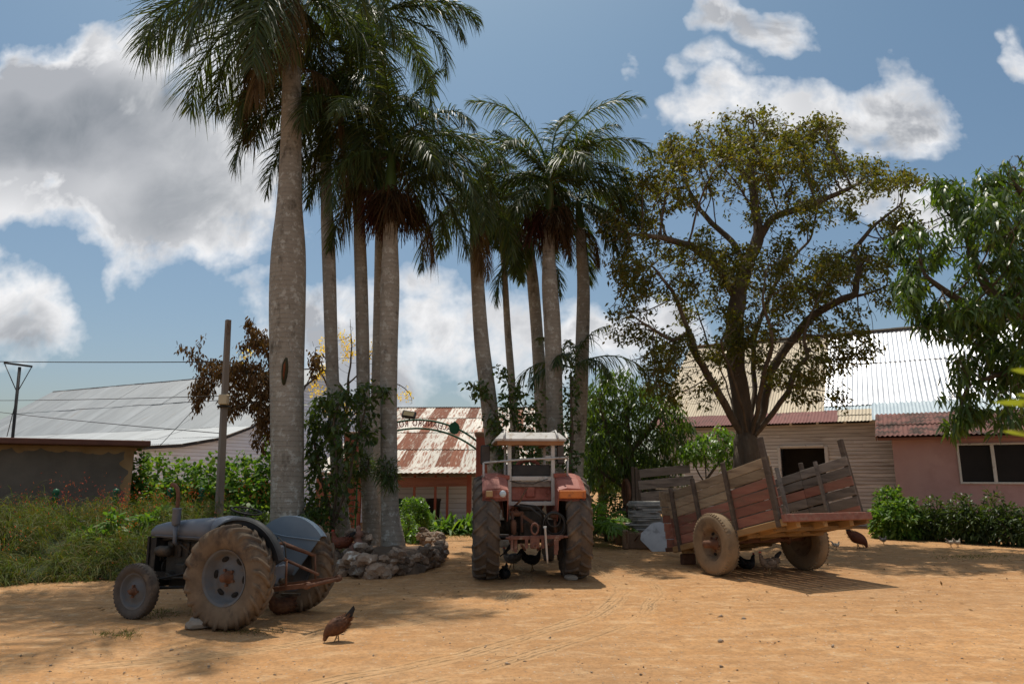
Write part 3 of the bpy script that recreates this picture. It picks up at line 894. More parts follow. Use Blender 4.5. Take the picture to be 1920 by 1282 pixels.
MT['brownfrond'] = leafmat('browning_fronds', [(.06, .045, .022), (.05, .06, .022), (.09, .06, .03)], .25, .6, .2, 1.3)
MT['fruit'] = leafmat('palm_fruit_strands', [(.035, .02, .012), (.05, .028, .015), (.03, .022, .012)], .1, .8, .1, 1.0)
MT['redfruit'] = leafmat('red_palm_fruit', [(.045, .014, .012), (.035, .016, .010)], .1, .6, .2, 1.0)

def frond(base, az, e0, L, rs, curl=1.25, dead=False, nl=95, lw=.03, ll=.72, droop=.55):
    """one feather palm leaf: list of strip parts (rachis, leaflets)"""
    n = 14; p = V(base); pts = [p.copy()]; el = e0; tw = rs.uniform(-.25, .25); a = az
    for i in range(n):
        t = (i + 1) / n
        d = V((math.cos(a) * math.cos(el), math.sin(a) * math.cos(el), math.sin(el)))
        p = p + d * (L / n); pts.append(p.copy()); el -= curl / n * (.55 + 1.1 * t); a += tw / n
        el = max(el, -1.5)
    P_ = np.array([list(q) for q in pts])
    k = nl * 2
    t = .10 + .90 * (np.arange(k) / k); f = t * n; i0 = np.minimum(f.astype(int), n - 1); fr = (f - i0)[:, None]
    B = P_[i0] * (1 - fr) + P_[i0 + 1] * fr
    T = nrm(P_[i0 + 1] - P_[i0])
    side = nrm(np.cross(T, [0, 0, 1.0]) + 1e-6); up = nrm(np.cross(side, T))
    s = np.where(np.arange(k) % 2 == 0, 1, -1.0)
    if dead: phi = rs.uniform(-.9, .6, k)
    else: phi = rs.uniform(-.75, .75, k)
    fw = .55 + .75 * t + rs.uniform(-.15, .15, k)
    D = nrm(side * (s * np.cos(phi))[:, None] + up * np.sin(phi)[:, None] + T * fw[:, None])
    Ln = ll * (L / 3.2) * np.clip(np.sin(np.pi * (.12 + .80 * t)), .2, 1) * rs.uniform(.8, 1.12, k) * (.75 if dead else 1)
    S = np.cross(D, up) if not dead else rs.normal(size=(k, 3))
    lv = strips(B, D, Ln, lw * rs.uniform(.7, 1.2, k) * (.6 if dead else 1), up + rs.normal(size=(k, 3)) * .45, droop * rs.uniform(.5, 1.6, k) * (1.6 if dead else 1), (0, .3, .7, 1), (.6, 1, .75, .08), rs)
    # rachis as a crossed pair of tapering strips
    W = np.linspace(.07, .012, n + 1) * (L / 3.2)
    vs = []; q = []
    for j, ax in enumerate((side, up)):
        b = len(vs)
        for i in range(n + 1):
            axv = ax[min(int(i / n * k), k - 1)]
            vs.append(P_[i] - axv * W[i] * .5); vs.append(P_[i] + axv * W[i] * .5)
        q += [[b + 2 * i, b + 2 * i + 1, b + 2 * i + 3, b + 2 * i + 2] for i in range(n)]
    return lv, (np.array(vs), np.array(q), 1)

def palm(y, pts, seed, label, nf=15, L=3.0, shaft=1.3, shaft_r=.13, dead=2, fruit=0, az0=0, tilt=0, zmin=-.7, hang=None, bare=False, ll=.74, extra=None, lw=.03):
    """pts: (px, py, width px) up the trunk; the crown sits above the last"""
    rs = np.random.RandomState(seed)
    b0 = P(pts[0][0], pts[0][1], y)
    root = empty('palm_tree', (b0.x, b0.y, 0), 0, label=label, cat='palm tree')
    O = V((b0.x, b0.y, 0))
    c = catmull([list(P(px, py, y) - O) + [M(w, y, P(px, py, y).z) / 2] for px, py, w in pts], 6)
    if c[0][2] > 0: c = [[c[0][0], c[0][1], -.05, c[0][3] * 1.25]] + [list(q) for q in c]
    mb = MB()
    for i in range(1, len(c)): pass
    mb.tube([q[:3] for q in c], [max(q[3], .03) for q in c], 20)
    mb.build('trunk', MT['palmtrunk'], root)
    top = V(c[-1][:3]); d = (top - V(c[-4][:3])).normalized(); tr = c[-1][3]
    head = top + d * shaft
    if shaft > .2:
        m = MB(); m.tube([top - d * .04, top + d * .08, top + d * shaft * .35, top + d * shaft * .8, head], [tr * .9, tr * 1.12, shaft_r, shaft_r * .75, shaft_r * .5], 14)
        m.build('crownshaft', MT['shaft'], root)
    live = []; old = []
    g = 2.39996
    for i in range(nf):
        t = (i + .5) / nf
        e0 = 1.35 - t * (1.35 - zmin) + rs.uniform(-.12, .12)
        az = az0 + i * g + rs.uniform(-.25, .25)
        Lf = L * rs.uniform(.88, 1.08) * (.8 if t < .12 else 1)
        live += list(frond(head + d * (-.12 * t), az, e0, Lf, rs, curl=rs.uniform(1.1, 1.9) * (.55 if t < .15 else 1), ll=ll, lw=lw))
    for (az, e0, Lf, cu) in (extra or []):
        live += list(frond(head, az, e0, Lf, rs, curl=cu, ll=ll, lw=lw))
    v, q, mi = join_np(live)
    np_mesh('crown', v, q, [MT['frond'], MT['shaft']], root, mi)
    for k in range(dead):
        fp = list(frond(head - d * rs.uniform(.1, .4), az0 + k * 2.1 + rs.uniform(0, 1), rs.uniform(-.5, -.1), L * rs.uniform(.6, .85), rs, curl=2.4, dead=True, nl=90, droop=.8))
        v, q, mi = join_np(fp); np_mesh('dead_frond', v, q, [MT['brownfrond'] if k % 2 else MT['deadfrond'], MT['twig']], root, mi)
    if hang:
        for (az, e0, Lf) in hang:
            fp = list(frond(top + d * .05, az, e0, Lf, rs, curl=2.6, dead=True, nl=110, droop=1.2, lw=.03))
            v, q, mi = join_np(fp); np_mesh('dead_frond', v, q, [MT['deadfrond'], MT['twig']], root, mi)
    for k in range(fruit):
        az = az0 + k * 2.2 + .4; n = 240
        ctr = top + V((math.cos(az), math.sin(az), 0)) * .32 - d * .0
        B = np.array(list(ctr)) + rs.normal(size=(n, 3)) * [.13, .13, .12]
        D = rs.normal(size=(n, 3)) * [.9, .9, .5] + [math.cos(az) * .5, math.sin(az) * .5, -.7]
        v, q = strips(B, D, rs.uniform(.25, .6, n), .03, None, .8, (0, .4, 1), (.5, 1, .5), rs)
        np_mesh('fruit_cluster', v, q, MT['redfruit'] if k == 1 else MT['fruit'], root)
    return root

# left row of royal palms
p1 = palm(14.5, [(540, 1012, 78), (539, 960, 62), (539, 850, 60), (538, 700, 62), (539, 560, 66), (541, 470, 62), (543, 380, 46), (546, 260, 38), (547, 130, 34)], 21,
     'thickest grey palm trunk with orange scar, leftmost of the palm row', nf=17, L=4.1, shaft=2.1, dead=5, hang=[(2.6, .3, 2.6), (.3, .1, 2.2), (4.4, .1, 2.3)], az0=.3, zmin=-.75, extra=[(math.pi, .35, 4.5, 1.7), (2.8, -.1, 4.2, 1.5), (3.5, -.1, 4.2, 1.4), (3.0, -.6, 3.6, 1.0), (-.3, .1, 3.6, 1.6), (3.3, .8, 4.5, 1.7)], ll=.9)
s = MB(); q = P(541, 700, 14.5) - p1.location
s.blob((q.x + .03, -.335, q.z), (.07, .05, .30), 2, .1, 0); s.blob((q.x + .03, -.352, q.z + .03), (.030, .05, .20), 2, .25, 1)
s.build('scar', [pm('dark_scar', (.03, .03, .015), (.06, .05, .025), 4, .95, c3=(.05, .07, .02)), pm('orange_scar', (.20, .055, .015), (.08, .02, .012), 3, .9)], p1)
palm(15.6, [(640, 1012, 40), (634, 900, 27), (626, 760, 24), (621, 640, 24), (617, 500, 25), (614, 420, 24), (612, 370, 21), (611, 308, 20)], 22,
     'slim pale palm just right of the thickest trunk, with long green crownshaft', nf=12, L=2.9, shaft=1.9, shaft_r=.10, dead=1, az0=1.1, zmin=-.45, extra=[(3.4, -.3, 3.2, 1.3), (-.3, -.4, 3.0, 1.0), (3.0, -.8, 3.0, .7)])
palm(15.8, [(700, 1012, 40), (693, 930, 30), (683, 800, 25), (680, 650, 25), (677, 520, 24), (674, 430, 22), (673, 350, 19), (672, 290, 17)], 23,
     'third palm of the left row, slender trunk under pale dead fronds', nf=13, L=2.9, shaft=.9, shaft_r=.10, dead=2, az0=2.2, zmin=-.9, hang=[(4.6, -.3, 2.0), (5.2, -.2, 1.8)])
palm(15.0, [(737, 1018, 46), (731, 950, 34), (729, 800, 31), (729, 650, 34), (731, 540, 36), (732, 460, 29), (733, 375, 24)], 24,
     'fourth palm of the left row, ringed trunk with brown fruit clusters below its crown', nf=14, L=3.0, shaft=1.25, shaft_r=.13, dead=2, fruit=3, az0=.2, zmin=-.3, hang=[(.6, .1, 2.1)],
     extra=[(.2, .55, 3.1, 1.5), (.3, -.5, 3.1, .9), (-.25, -.75, 2.9, .7), (2.9, -.7, 2.8, .7), (-.3, -.1, 3.0, 1.3), (.9, .9, 3.0, 1.2), (.0, .2, 3.1, 1.6)])
# crowns behind the left row
palm(17.5, [(700, 1000, 26), (705, 800, 22), (712, 500, 20), (715, 250, 18), (716, 90, 16)], 25,
     'tall thin palm behind the third and fourth, topmost green crown', nf=14, L=3.3, shaft=1.1, shaft_r=.1, dead=1, az0=.9, zmin=-.5, extra=[(.1, .6, 3.1, 1.4), (-.2, .2, 3.0, 1.5)])
# right group
palm(17.5, [(940, 1000, 40), (928, 860, 32), (915, 740, 31), (903, 640, 28), (896, 540, 25), (892, 470, 22), (891, 440, 20)], 26,
     'leaning ringed palm rising behind the left of the red tractor', nf=11, L=2.5, shaft=.9, dead=1, az0=.5, zmin=-.55, hang=[(5.0, -.3, 1.5)])
palm(20.5, [(972, 990, 18), (962, 760, 15), (952, 620, 13), (945, 500, 11), (938, 428, 10)], 27,
     'thinnest palm trunk of the right group, small crown against the sky', nf=11, L=2.3, shaft=.8, shaft_r=.07, dead=1, az0=1.9, zmin=-.6)
palm(20.0, [(1025, 990, 30), (1016, 780, 26), (1008, 640, 23), (1000, 540, 22), (994, 480, 19)], 28,
     'palm trunk half hidden behind the main palm over the red tractor', nf=10, L=2.4, shaft=.8, dead=2, az0=.1, zmin=-.8)
palm(17.6, [(1052, 1000, 46), (1043, 900, 34), (1040, 760, 31), (1036, 620, 32), (1031, 540, 30), (1029, 470, 23), (1030, 408, 20)], 29,
     'main palm above the red tractor, with green crownshaft and full feather crown', nf=13, L=2.75, shaft=1.05, shaft_r=.12, dead=1, fruit=3, az0=.75, zmin=-.25,
     extra=[(.1, 1.38, 3.9, 1.45), (3.0, 1.42, 3.8, 1.35), (1.2, 1.45, 3.4, 1.0), (.5, 1.15, 3.6, 1.6), (-.15, .95, 3.3, 1.7), (.3, .6, 3.1, 1.6), (3.4, .95, 3.2, 1.7), (2.8, .5, 2.9, 1.6), (-.3, .2, 2.9, 1.6)], ll=.8)
palm(19.0, [(1072, 990, 36), (1080, 880, 28), (1088, 760, 27), (1092, 640, 26), (1094, 540, 24), (1090, 470, 20), (1088, 430, 17)], 30,
     'rightmost tall palm behind the red tractor with a broken stub', nf=11, L=2.5, shaft=.9, dead=2, az0=2.6, zmin=-.7, hang=[(.5, -.2, 1.4)], extra=[(.0, .3, 2.5, 1.5), (-.4, -.4, 2.4, 1.2)])
# young palm whose arching leaves cross the sky gap
def young_palm():
    y = 18.4; b = P(1076, 990, y); b.z = 0; h = P(1072, 690, y)
    r = empty('young_palm', b, 0, label='young palm with arching fronds between the right palm trunks', cat='palm tree')
    m = MB(); m.tube([(0, 0, 0), (h - b) * .5, (h - b) * .95], [.09, .07, .06], 10); m.build('trunk', MT['palmtrunk'], r)
    rs = np.random.RandomState(5); fr = []
    for az, e0, L, cu in [(.05, .55, 2.4, 1.6), (2.9, .45, 2.0, 1.9), (1.5, 1.1, 1.7, 1.0), (.6, 1.2, 2.0, 1.0), (2.2, 1.1, 1.9, 1.1), (4.4, .6, 1.6, 1.6), (5.3, .4, 1.7, 1.6), (3.6, .2, 1.6, 1.5)]:
        fr += list(frond(h - b, az, e0, L, rs, cu, nl=42, ll=.75, lw=.035, droop=.9))
    v, q, mi = join_np(fr); np_mesh('crown', v, q, [MT['frond'], MT['shaft']], r, mi)
young_palm()

# ---------------------------------------------------------------- branching trees
def colonize(init, A, step, infl, kill, iters=90, seed=1, jit=.15, grav=0.0):
    rs = np.random.RandomState(seed)
    pos = [np.array(init[0][0], float)]; par = [-1]
    for path in init:
        p = [np.array(x, float) for x in path]
        d = [np.linalg.norm(q - p[0]) for q in pos]; cur = int(np.argmin(d))
        for k in range(1, len(p)):
            seg = p[k] - p[k - 1]; n = max(1, int(np.linalg.norm(seg) / step))
            for j in range(1, n + 1):
                pos.append(p[k - 1] + seg * j / n + (rs.normal(size=3) * step * .10)); par.append(cur); cur = len(pos) - 1
    A = np.asarray(A, float)
    PN = np.array(pos)
    dist = np.full(len(A), 1e9); near = np.zeros(len(A), int)
    def upd(start, PN):
        for c in range(start, len(PN), 64):
            blk = PN[c:c + 64]
            dd = np.linalg.norm(A[:, None] - blk[None], axis=2)
            j = dd.argmin(1); m = dd[np.arange(len(A)), j]
            u = m < dist; dist[u] = m[u]; near[u] = j[u] + c
    upd(0, PN)
    used = {}
    for it in range(iters):
        act = (dist < infl) & (dist > kill)
        if not act.any(): break
        idx = near[act]; dv = nrm(A[act] - PN[idx])
        uq, inv = np.unique(idx, return_inverse=True)
        acc = np.zeros((len(uq), 3)); np.add.at(acc, inv, dv)
        acc = nrm(acc + rs.normal(size=acc.shape) * jit + [0, 0, -grav])
        new = PN[uq] + acc * step
        keep = []
        for k, u in enumerate(uq):
            key = (u, tuple(np.round(acc[k], 1)))
            if used.get(u, 0) < 4 and key not in used:
                used[u] = used.get(u, 0) + 1; used[key] = 1; keep.append(k)
        if not keep: break
        start = len(PN); PN = np.concatenate([PN, new[keep]]); par += [int(uq[k]) for k in keep]
        upd(start, PN)
        m = dist < kill
        if m.any():
            A = A[~m]; dist = dist[~m]; near = near[~m]
        if len(A) == 0: break
    return PN, np.array(par)

def radii(par, r0, R):
    n = len(par); cnt = np.zeros(n); ch = np.zeros(n, int)
    for i in range(n - 1, 0, -1):
        if cnt[i] == 0: cnt[i] = 1
        cnt[par[i]] += cnt[i]; ch[par[i]] += 1
    e = math.log(max(cnt[0], 2)) / math.log(R / r0)
    return r0 * np.maximum(cnt, 1) ** (1 / e), ch

def branches(pos, par, rad, minr=0.0):
    kids = {}
    for i in range(1, len(par)): kids.setdefault(int(par[i]), []).append(i)
    mb = MB(); stack = [(0, None)]
    while stack:
        s, frm = stack.pop()
        ch = [] if frm is None else [frm]
        cur = s
        chain = ([frm] if frm is not None else []) + [cur]
        while cur in kids:
            k = sorted(kids[cur], key=lambda i: -rad[i])
            for o in k[1:]: stack.append((o, cur))
            cur = k[0]; chain.append(cur)
        if len(chain) < 2: continue
        rr = [rad[i] for i in chain]
        if frm is not None: rr[0] = min(rad[frm], rad[chain[1]] * 1.25)
        if max(rr) < minr: continue
        pp = [pos[i] for i in chain]
        # soften
        q = [pp[0]] + [(pp[i - 1] + 2 * pp[i] + pp[i + 1]) / 4 for i in range(1, len(pp) - 1)] + [pp[-1]]
        n = 12 if rr[0] > .12 else (7 if rr[0] > .035 else (5 if rr[0] > .015 else 3))
        mb.tube(q, rr, n, cap=False)
    return mb

def blob_pts(blobs, rs, O):
    """blobs: (px, py, y, rx px, ry px, ry metres, n)"""
    out = []
    for px, py, y, rx, rz, ry, n in blobs:
        u = nrm(rs.normal(size=(n, 3))) * (rs.rand(n, 1) ** (1 / 2.6))
        out.append(np.array([list(P(px + q[0] * rx, py - q[2] * rz, y + q[1] * ry) - O) for q in u]))
    return np.concatenate(out)

def tree(name, label, cat, base, y, paths, blobs, R, r0, step, infl, kill, leaf, lmat, seed, bark='bark', grav=.0, leafnodes=.02, per=3, name_crown='crown', iters=90, jit=.2, clump=None, ridges=()):
    rs = np.random.RandomState(seed)
    O = V((base[0], base[1], 0))
    r = empty(name, O, 0, label=label, cat=cat)
    init = [[list(P(*q) - O) if len(q) == 3 and q[0] > 60 else list(q) for q in p] for p in paths]
    A = blob_pts(blobs, rs, O)
    pos, par = colonize(init, A, step, infl, kill, iters, seed, jit, grav)
    rad, ch = radii(par, r0, R)
    tm = branches(pos, par, rad)
    for (ax, ay, zt, rr_, fx, fy) in ridges:
        tm.tube([(ax * 1.5, ay * 1.5, -.05), (ax * 1.05, ay * 1.05, .5), (ax * .95, ay * .95, zt * .6), (ax, ay, zt), (ax * 1.05, ay * 1.05, zt + .55)], [rr_ * 1.25, rr_, rr_ * .92, rr_ * .8, rr_ * .2], 10)
    tm.build('trunk', MT[bark], r)
    tip = np.where(rad < leafnodes)[0]; tip = tip[tip > 0]
    if clump:
        from mathutils import noise as nz
        q = np.array([nz.noise(V(pos[i]) * clump[0]) for i in tip]) + rs.normal(size=len(tip)) * .04
        tip = np.concatenate([tip[q > clump[1]], tip[q > clump[2]]])
    T = nrm(pos[tip] - pos[par[tip]])
    v, q = leaf(pos[tip], T, per, rs)
    np_mesh(name_crown, v, q, MT[lmat], r)
    print(name, 'nodes', len(pos), 'leaf faces', len(q))
    return r

def leaves_small(L0, W0, spread=.12, drop=.35):
    def f(p, T, per, rs):
        B = np.repeat(p, per, 0) + rs.normal(size=(len(p) * per, 3)) * spread
        D = rs.normal(size=B.shape) * [.8, .8, .5] + np.repeat(T, per, 0) * .4 + [0, 0, -drop]
        n = len(B)
        return strips(B, D, L0 * rs.uniform(.6, 1.25, n), W0 * rs.uniform(.7, 1.2, n), rs.normal(size=(n, 3)) * .6 + [0, 0, 1], .25, (0, .45, 1), (.12, 1, .08), rs)
    return f
def leaves_whorl(L0, W0, spread=.05, drop=.75):
    def f(p, T, per, rs):
        B = np.repeat(p, per, 0) + rs.normal(size=(len(p) * per, 3)) * spread
        n = len(B)
        D = rs.normal(size=B.shape) * [1, 1, .35] + np.repeat(T, per, 0) * .25 + [0, 0, -drop]
        return strips(B, D, L0 * rs.uniform(.65, 1.2, n), W0 * rs.uniform(.75, 1.2, n), rs.normal(size=(n, 3)) * .7 + [0, 0, 1], .55, (0, .25, .65, 1), (.15, .9, .9, .05), rs)
    return f

MT['oliveleaf'] = leafmat('olive_leaves', [(.055, .062, .018), (.085, .08, .02), (.04, .05, .016), (.12, .09, .025), (.07, .078, .022)], .48, .5, .35, 1.4)
MT['mangoleaf'] = leafmat('glossy_mango_leaves', [(.035, .065, .02), (.05, .09, .022), (.03, .055, .018), (.075, .12, .028)], .35, .38, .5)
MT['brightleaf'] = leafmat('bright_leaves', [(.07, .14, .03), (.10, .18, .035), (.05, .10, .025)], .4, .4, .45)
MT['shrubleaf'] = leafmat('dark_shrub_leaves', [(.03, .055, .02), (.045, .075, .025), (.06, .09, .03), (.025, .04, .016)], .35, .45, .4)
MT['deadleaf'] = leafmat('dead_brown_leaves', [(.075, .042, .026), (.11, .065, .04), (.055, .032, .02), (.14, .085, .05)], .2, .8, .1, 1.1)
MT['yellow'] = leafmat('yellow_blossom', [(.75, .55, .04), (.85, .68, .08), (.65, .45, .03)], .4, .6, .2, 1.0)
MT['hedgeleaf'] = leafmat('hedge_leaves', [(.05, .11, .025), (.08, .15, .035), (.035, .075, .02), (.12, .18, .05)], .38, .5, .22)

# the big spreading tree on the right
Y = 18.5
tb = P(1405, 960, Y)
big_paths = [
    [(1405, 1030, Y), (1404, 930, Y), (1402, 870, Y), (1400, 825, Y)],
    [(1400, 825, Y), (1382, 798, Y - .2), (1345, 735, Y - .6), (1303, 660, Y - 1.0), (1287, 610, Y - 1.2), (1262, 545, Y - 1.3), (1225, 500, Y - 1.4)],
    [(1290, 625, Y - 1.2), (1262, 640, Y - 1.5), (1215, 612, Y - 1.9)],
    [(1400, 825, Y), (1390, 745, Y - .1), (1380, 690, Y), (1376, 600, Y), (1392, 520, Y), (1420, 452, Y + .1), (1448, 405, Y), (1500, 392, Y - .4), (1560, 368, Y - .8), (1610, 345, Y - 1)],
    [(1380, 560, Y), (1340, 490, Y - .5), (1300, 462, Y - .9), (1240, 445, Y - 1.2), (1190, 440, Y - 1.5)],
    [(1400, 500, Y), (1372, 450, Y + .6), (1335, 420, Y + 1), (1300, 380, Y + 1.3)],
    [(1425, 445, Y), (1415, 380, Y + .5), (1405, 300, Y + .7)],
    [(1400, 830, Y), (1415, 740, Y + .4), (1412, 640, Y + .8), (1440, 560, Y + 1.2), (1470, 500, Y + 1.5), (1520, 450, Y + 1.8)],
    [(1405, 828, Y), (1432, 770, Y + .2), (1444, 700, Y + .2), (1478, 645, Y), (1525, 590, Y - .4), (1580, 560, Y - .8), (1650, 545, Y - 1.2)],
    [(1600, 555, Y - .9), (1612, 500, Y - 1), (1600, 470, Y - .8), (1640, 420, Y - 1), (1680, 390, Y - 1.2)],
    [(1408, 826, Y), (1440, 785, Y - .6), (1478, 735, Y - 1), (1492, 688, Y - 1.2), (1520, 670, Y - 1.4), (1505, 640, Y - 1.4), (1515, 600, Y - 1.6)],
    [(1400, 825, Y), (1375, 765, Y + .8), (1362, 715, Y + 1.4), (1330, 650, Y + 2), (1300, 560, Y + 2.3)],
    [(1406, 828, Y), (1420, 770, Y - .8), (1432, 700, Y - 1.6), (1450, 640, Y - 2.2), (1430, 560, Y - 2.5)],
    [(1404, 828, Y), (1395, 770, Y - .8), (1370, 700, Y - 1.5), (1350, 640, Y - 2.1)],
]
big_blobs = [(1400, 290, Y, 190, 75, 3.0, 1100), (1300, 330, Y, 120, 70, 2.6, 500), (1500, 270, Y, 90, 45, 2.0, 250), (1215, 360, Y - .8, 70, 60, 1.8, 260), (1500, 370, Y, 150, 70, 2.6, 380),
             (1650, 335, Y - .8, 95, 34, 1.4, 200), (1150, 420, Y - 1, 40, 50, 1.2, 90), (1600, 320, Y, 60, 35, 1.5, 90), (1200, 480, Y - 1, 75, 80, 2.0, 330), (1180, 590, Y - 1.4, 55, 60, 1.6, 150), (1330, 520, Y, 130, 90, 2.6, 330),
             (1480, 520, Y - .4, 140, 90, 2.8, 620), (1610, 520, Y - .8, 90, 80, 2.0, 420), (1560, 640, Y - 1, 110, 60, 2.0, 380), (1240, 680, Y - 1, 75, 75, 1.8, 260), (1400, 640, Y - 1.5, 120, 60, 1.5, 320),
             (1500, 700, Y - 1.2, 90, 50, 1.6, 170), (1300, 740, Y - .8, 60, 35, 1.2, 110), (1420, 225, Y, 70, 25, 1.5, 140), (1540, 235, Y - .2, 50, 22, 1.2, 80), (1690, 430, Y - 1, 60, 50, 1.4, 120), (1560, 745, Y - 1.2, 60, 25, 1.0, 60)]
tree('spreading_tree', 'large spreading tree with thick forked trunk and sparse olive brown leaves behind the cart', 'tree', (tb.x, tb.y), Y, big_paths, big_blobs,
     .34, .0055, .17, 1.6, .21, leaves_small(.115, .062, .095), 'oliveleaf', 41, leafnodes=.015, per=12, iters=110, clump=(1.15, .0, .2),
     ridges=[(-.24, -.10, 1.9, .20, -.62, -.25), (.20, -.16, 2.0, .17, .45, -.4), (.26, .08, 2.1, .18, .5, .1), (-.02, -.24, 2.3, .17, -.1, -.5), (-.14, .22, 2.1, .17, -.4, .5)])

# ---------------------------------------------------------------- more trees
Y = 15.4
mango_paths = [[(2200, 1130, Y), (2190, 960, Y), (2150, 800, Y), (2090, 680, Y)],
    [(2090, 680, Y), (2010, 620, Y), (1930, 585, Y - .2), (1840, 585, Y - .4), (1780, 552, Y - .5), (1740, 520, Y - .6)],
    [(1900, 585, Y - .3), (1850, 540, Y), (1820, 470, Y + .2), (1800, 400, Y + .3)],
    [(2090, 680, Y), (2010, 520, Y), (1950, 420, Y), (1900, 340, Y)],
    [(2010, 620, Y), (1940, 660, Y - .5), (1880, 700, Y - .8), (1820, 720, Y - 1)],
    [(2100, 700, Y), (2020, 740, Y - .7), (1930, 780, Y - 1)]]
mango_blobs = [(1890, 420, Y, 110, 110, 2.2, 520), (1775, 370, Y, 50, 50, 1.3, 90), (1900, 330, Y, 60, 40, 1.3, 90), (1850, 345, Y, 40, 45, .7, 70), (1730, 460, Y, 60, 60, 1.3, 130), (1705, 555, Y - .3, 50, 60, 1.3, 130),
    (1780, 590, Y - .3, 70, 50, 1.3, 130), (1870, 560, Y, 100, 100, 2.2, 420), (1880, 690, Y - .6, 80, 80, 1.0, 200), (1800, 690, Y - .8, 35, 70, .7, 80), (1900, 770, Y - .9, 60, 60, 1.1, 150), (1790, 745, Y - .9, 36, 28, .5, 30),
    (1775, 800, Y - 1, 30, 14, .3, 12), (1815, 770, Y - .9, 35, 30, .5, 30), (1960, 600, Y, 120, 250, 2.4, 420), (1910, 300, Y, 30, 20, .5, 30)]
tree('mango_tree', 'drooping long leaved green tree reaching in from the right edge over the pink house', 'tree', (P(2200, 1130, Y).x, Y), Y, mango_paths, mango_blobs,
     .26, .006, .12, 1.2, .17, leaves_whorl(.22, .055, .08), 'mangoleaf', 51, leafnodes=.0135, per=7, jit=.25, clump=(1.3, -.03, .3))

Y = 20.5
tree('mango_tree', 'dense glossy green tree standing between the right palms and the wooden cart', 'tree', (P(1182, 1000, Y).x, Y), Y,
     [[(1182, 1005, Y), (1180, 900, Y), (1178, 820, Y), (1175, 760, Y)], [(1180, 900, Y), (1150, 840, Y - .3), (1130, 780, Y - .4)], [(1179, 850, Y), (1220, 800, Y), (1245, 770, Y)], [(1180, 920, Y), (1120, 880, Y - .6), (1100, 850, Y - .8)]],
     [(1170, 740, Y, 60, 50, 1.2, 180), (1215, 770, Y, 60, 60, 1.2, 200), (1120, 770, Y, 40, 60, 1.1, 140), (1250, 830, Y, 45, 45, 1.1, 150), (1150, 840, Y, 70, 55, 1.3, 240), (1215, 870, Y, 60, 40, 1.0, 140), (1110, 860, Y - .6, 35, 45, .9, 110), (1275, 800, Y, 30, 30, .8, 60), (1140, 705, Y, 25, 22, .6, 40)],
     .20, .006, .13, 1.2, .17, leaves_whorl(.19, .048, .10), 'mangoleaf', 52, leafnodes=.013, per=7)
tree('mango_tree', 'smaller dark tree with low crown just behind the rightmost tall palm', 'tree', (P(1128, 1000, 22).x, 22), 22,
     [[(1128, 1000, 22), (1130, 920, 22), (1122, 850, 22), (1110, 800, 22)], [(1130, 920, 22), (1150, 880, 22), (1165, 860, 22)]],
     [(1120, 800, 22, 50, 60, 1.2, 180), (1100, 880, 22, 40, 40, 1.0, 110), (1150, 900, 22, 40, 30, 1.0, 90)],
     .14, .006, .14, 1.3, .18, leaves_whorl(.19, .048, .10), 'mangoleaf', 53, leafnodes=.013, per=7)
Y = 19.6
tree('sapling', 'bright green young tree left of the big forked trunk', 'tree', (P(1322, 990, Y).x, Y), Y,
     [[(1322, 990, Y), (1324, 900, Y), (1322, 860, Y)], [(1324, 900, Y), (1352, 860, Y), (1362, 840, Y)], [(1324, 910, Y), (1300, 870, Y)]],
     [(1320, 840, Y, 35, 38, .7, 110), (1358, 830, Y, 30, 32, .6, 90), (1292, 850, Y, 22, 26, .5, 50), (1366, 870, Y, 20, 20, .5, 40)],
     .05, .004, .10, 1.0, .14, leaves_whorl(.16, .05, .06, .45), 'brightleaf', 54, leafnodes=.01, per=6)
Y = 17.0
tree('climbing_shrub', 'leafy climbing shrub wound round the palm trunks behind the red tractor', 'shrub', (P(958, 1000, Y).x, Y), Y,
     [[(958, 1010, Y), (962, 900, Y), (965, 800, Y), (955, 740, Y)], [(962, 850, Y), (925, 770, Y - .2), (895, 725, Y - .2)], [(965, 830, Y), (1000, 770, Y), (1012, 730, Y)], [(962, 880, Y), (940, 830, Y)]],
     [(960, 755, Y, 28, 45, .5, 110), (905, 735, Y, 26, 20, .4, 45), (990, 790, Y, 32, 40, .5, 90), (945, 700, Y, 12, 18, .3, 25), (930, 800, Y, 28, 35, .5, 60), (1000, 850, Y, 35, 35, .5, 70), (950, 860, Y, 30, 40, .5, 60), (885, 720, Y, 10, 10, .2, 12)],
     .05, .004, .10, 1.0, .14, leaves_small(.13, .085, .07, .4), 'shrubleaf', 55, leafnodes=.01, per=5)
tree('climbing_shrub', 'dark leafy climber hanging on the broken stub between the right palms', 'shrub', (P(1066, 1000, 17.0).x, 17.0), 17.0,
     [[(1066, 1010, 17), (1068, 900, 17), (1072, 800, 17), (1070, 720, 17)]],
     [(1072, 720, 17, 18, 45, .35, 70), (1068, 790, 17, 22, 50, .4, 90), (1065, 860, 17, 24, 40, .4, 70)],
     .06, .004, .10, 1.0, .14, leaves_small(.12, .08, .06, .4), 'shrubleaf', 56, leafnodes=.01, per=5)
s = MB(); a = P(1083, 765, 17.5); b = P(1076, 672, 17.5)
s.tube([a, a.lerp(b, .5), b], [.10, .085, .04], 8, smooth=False)
Y = 14.9
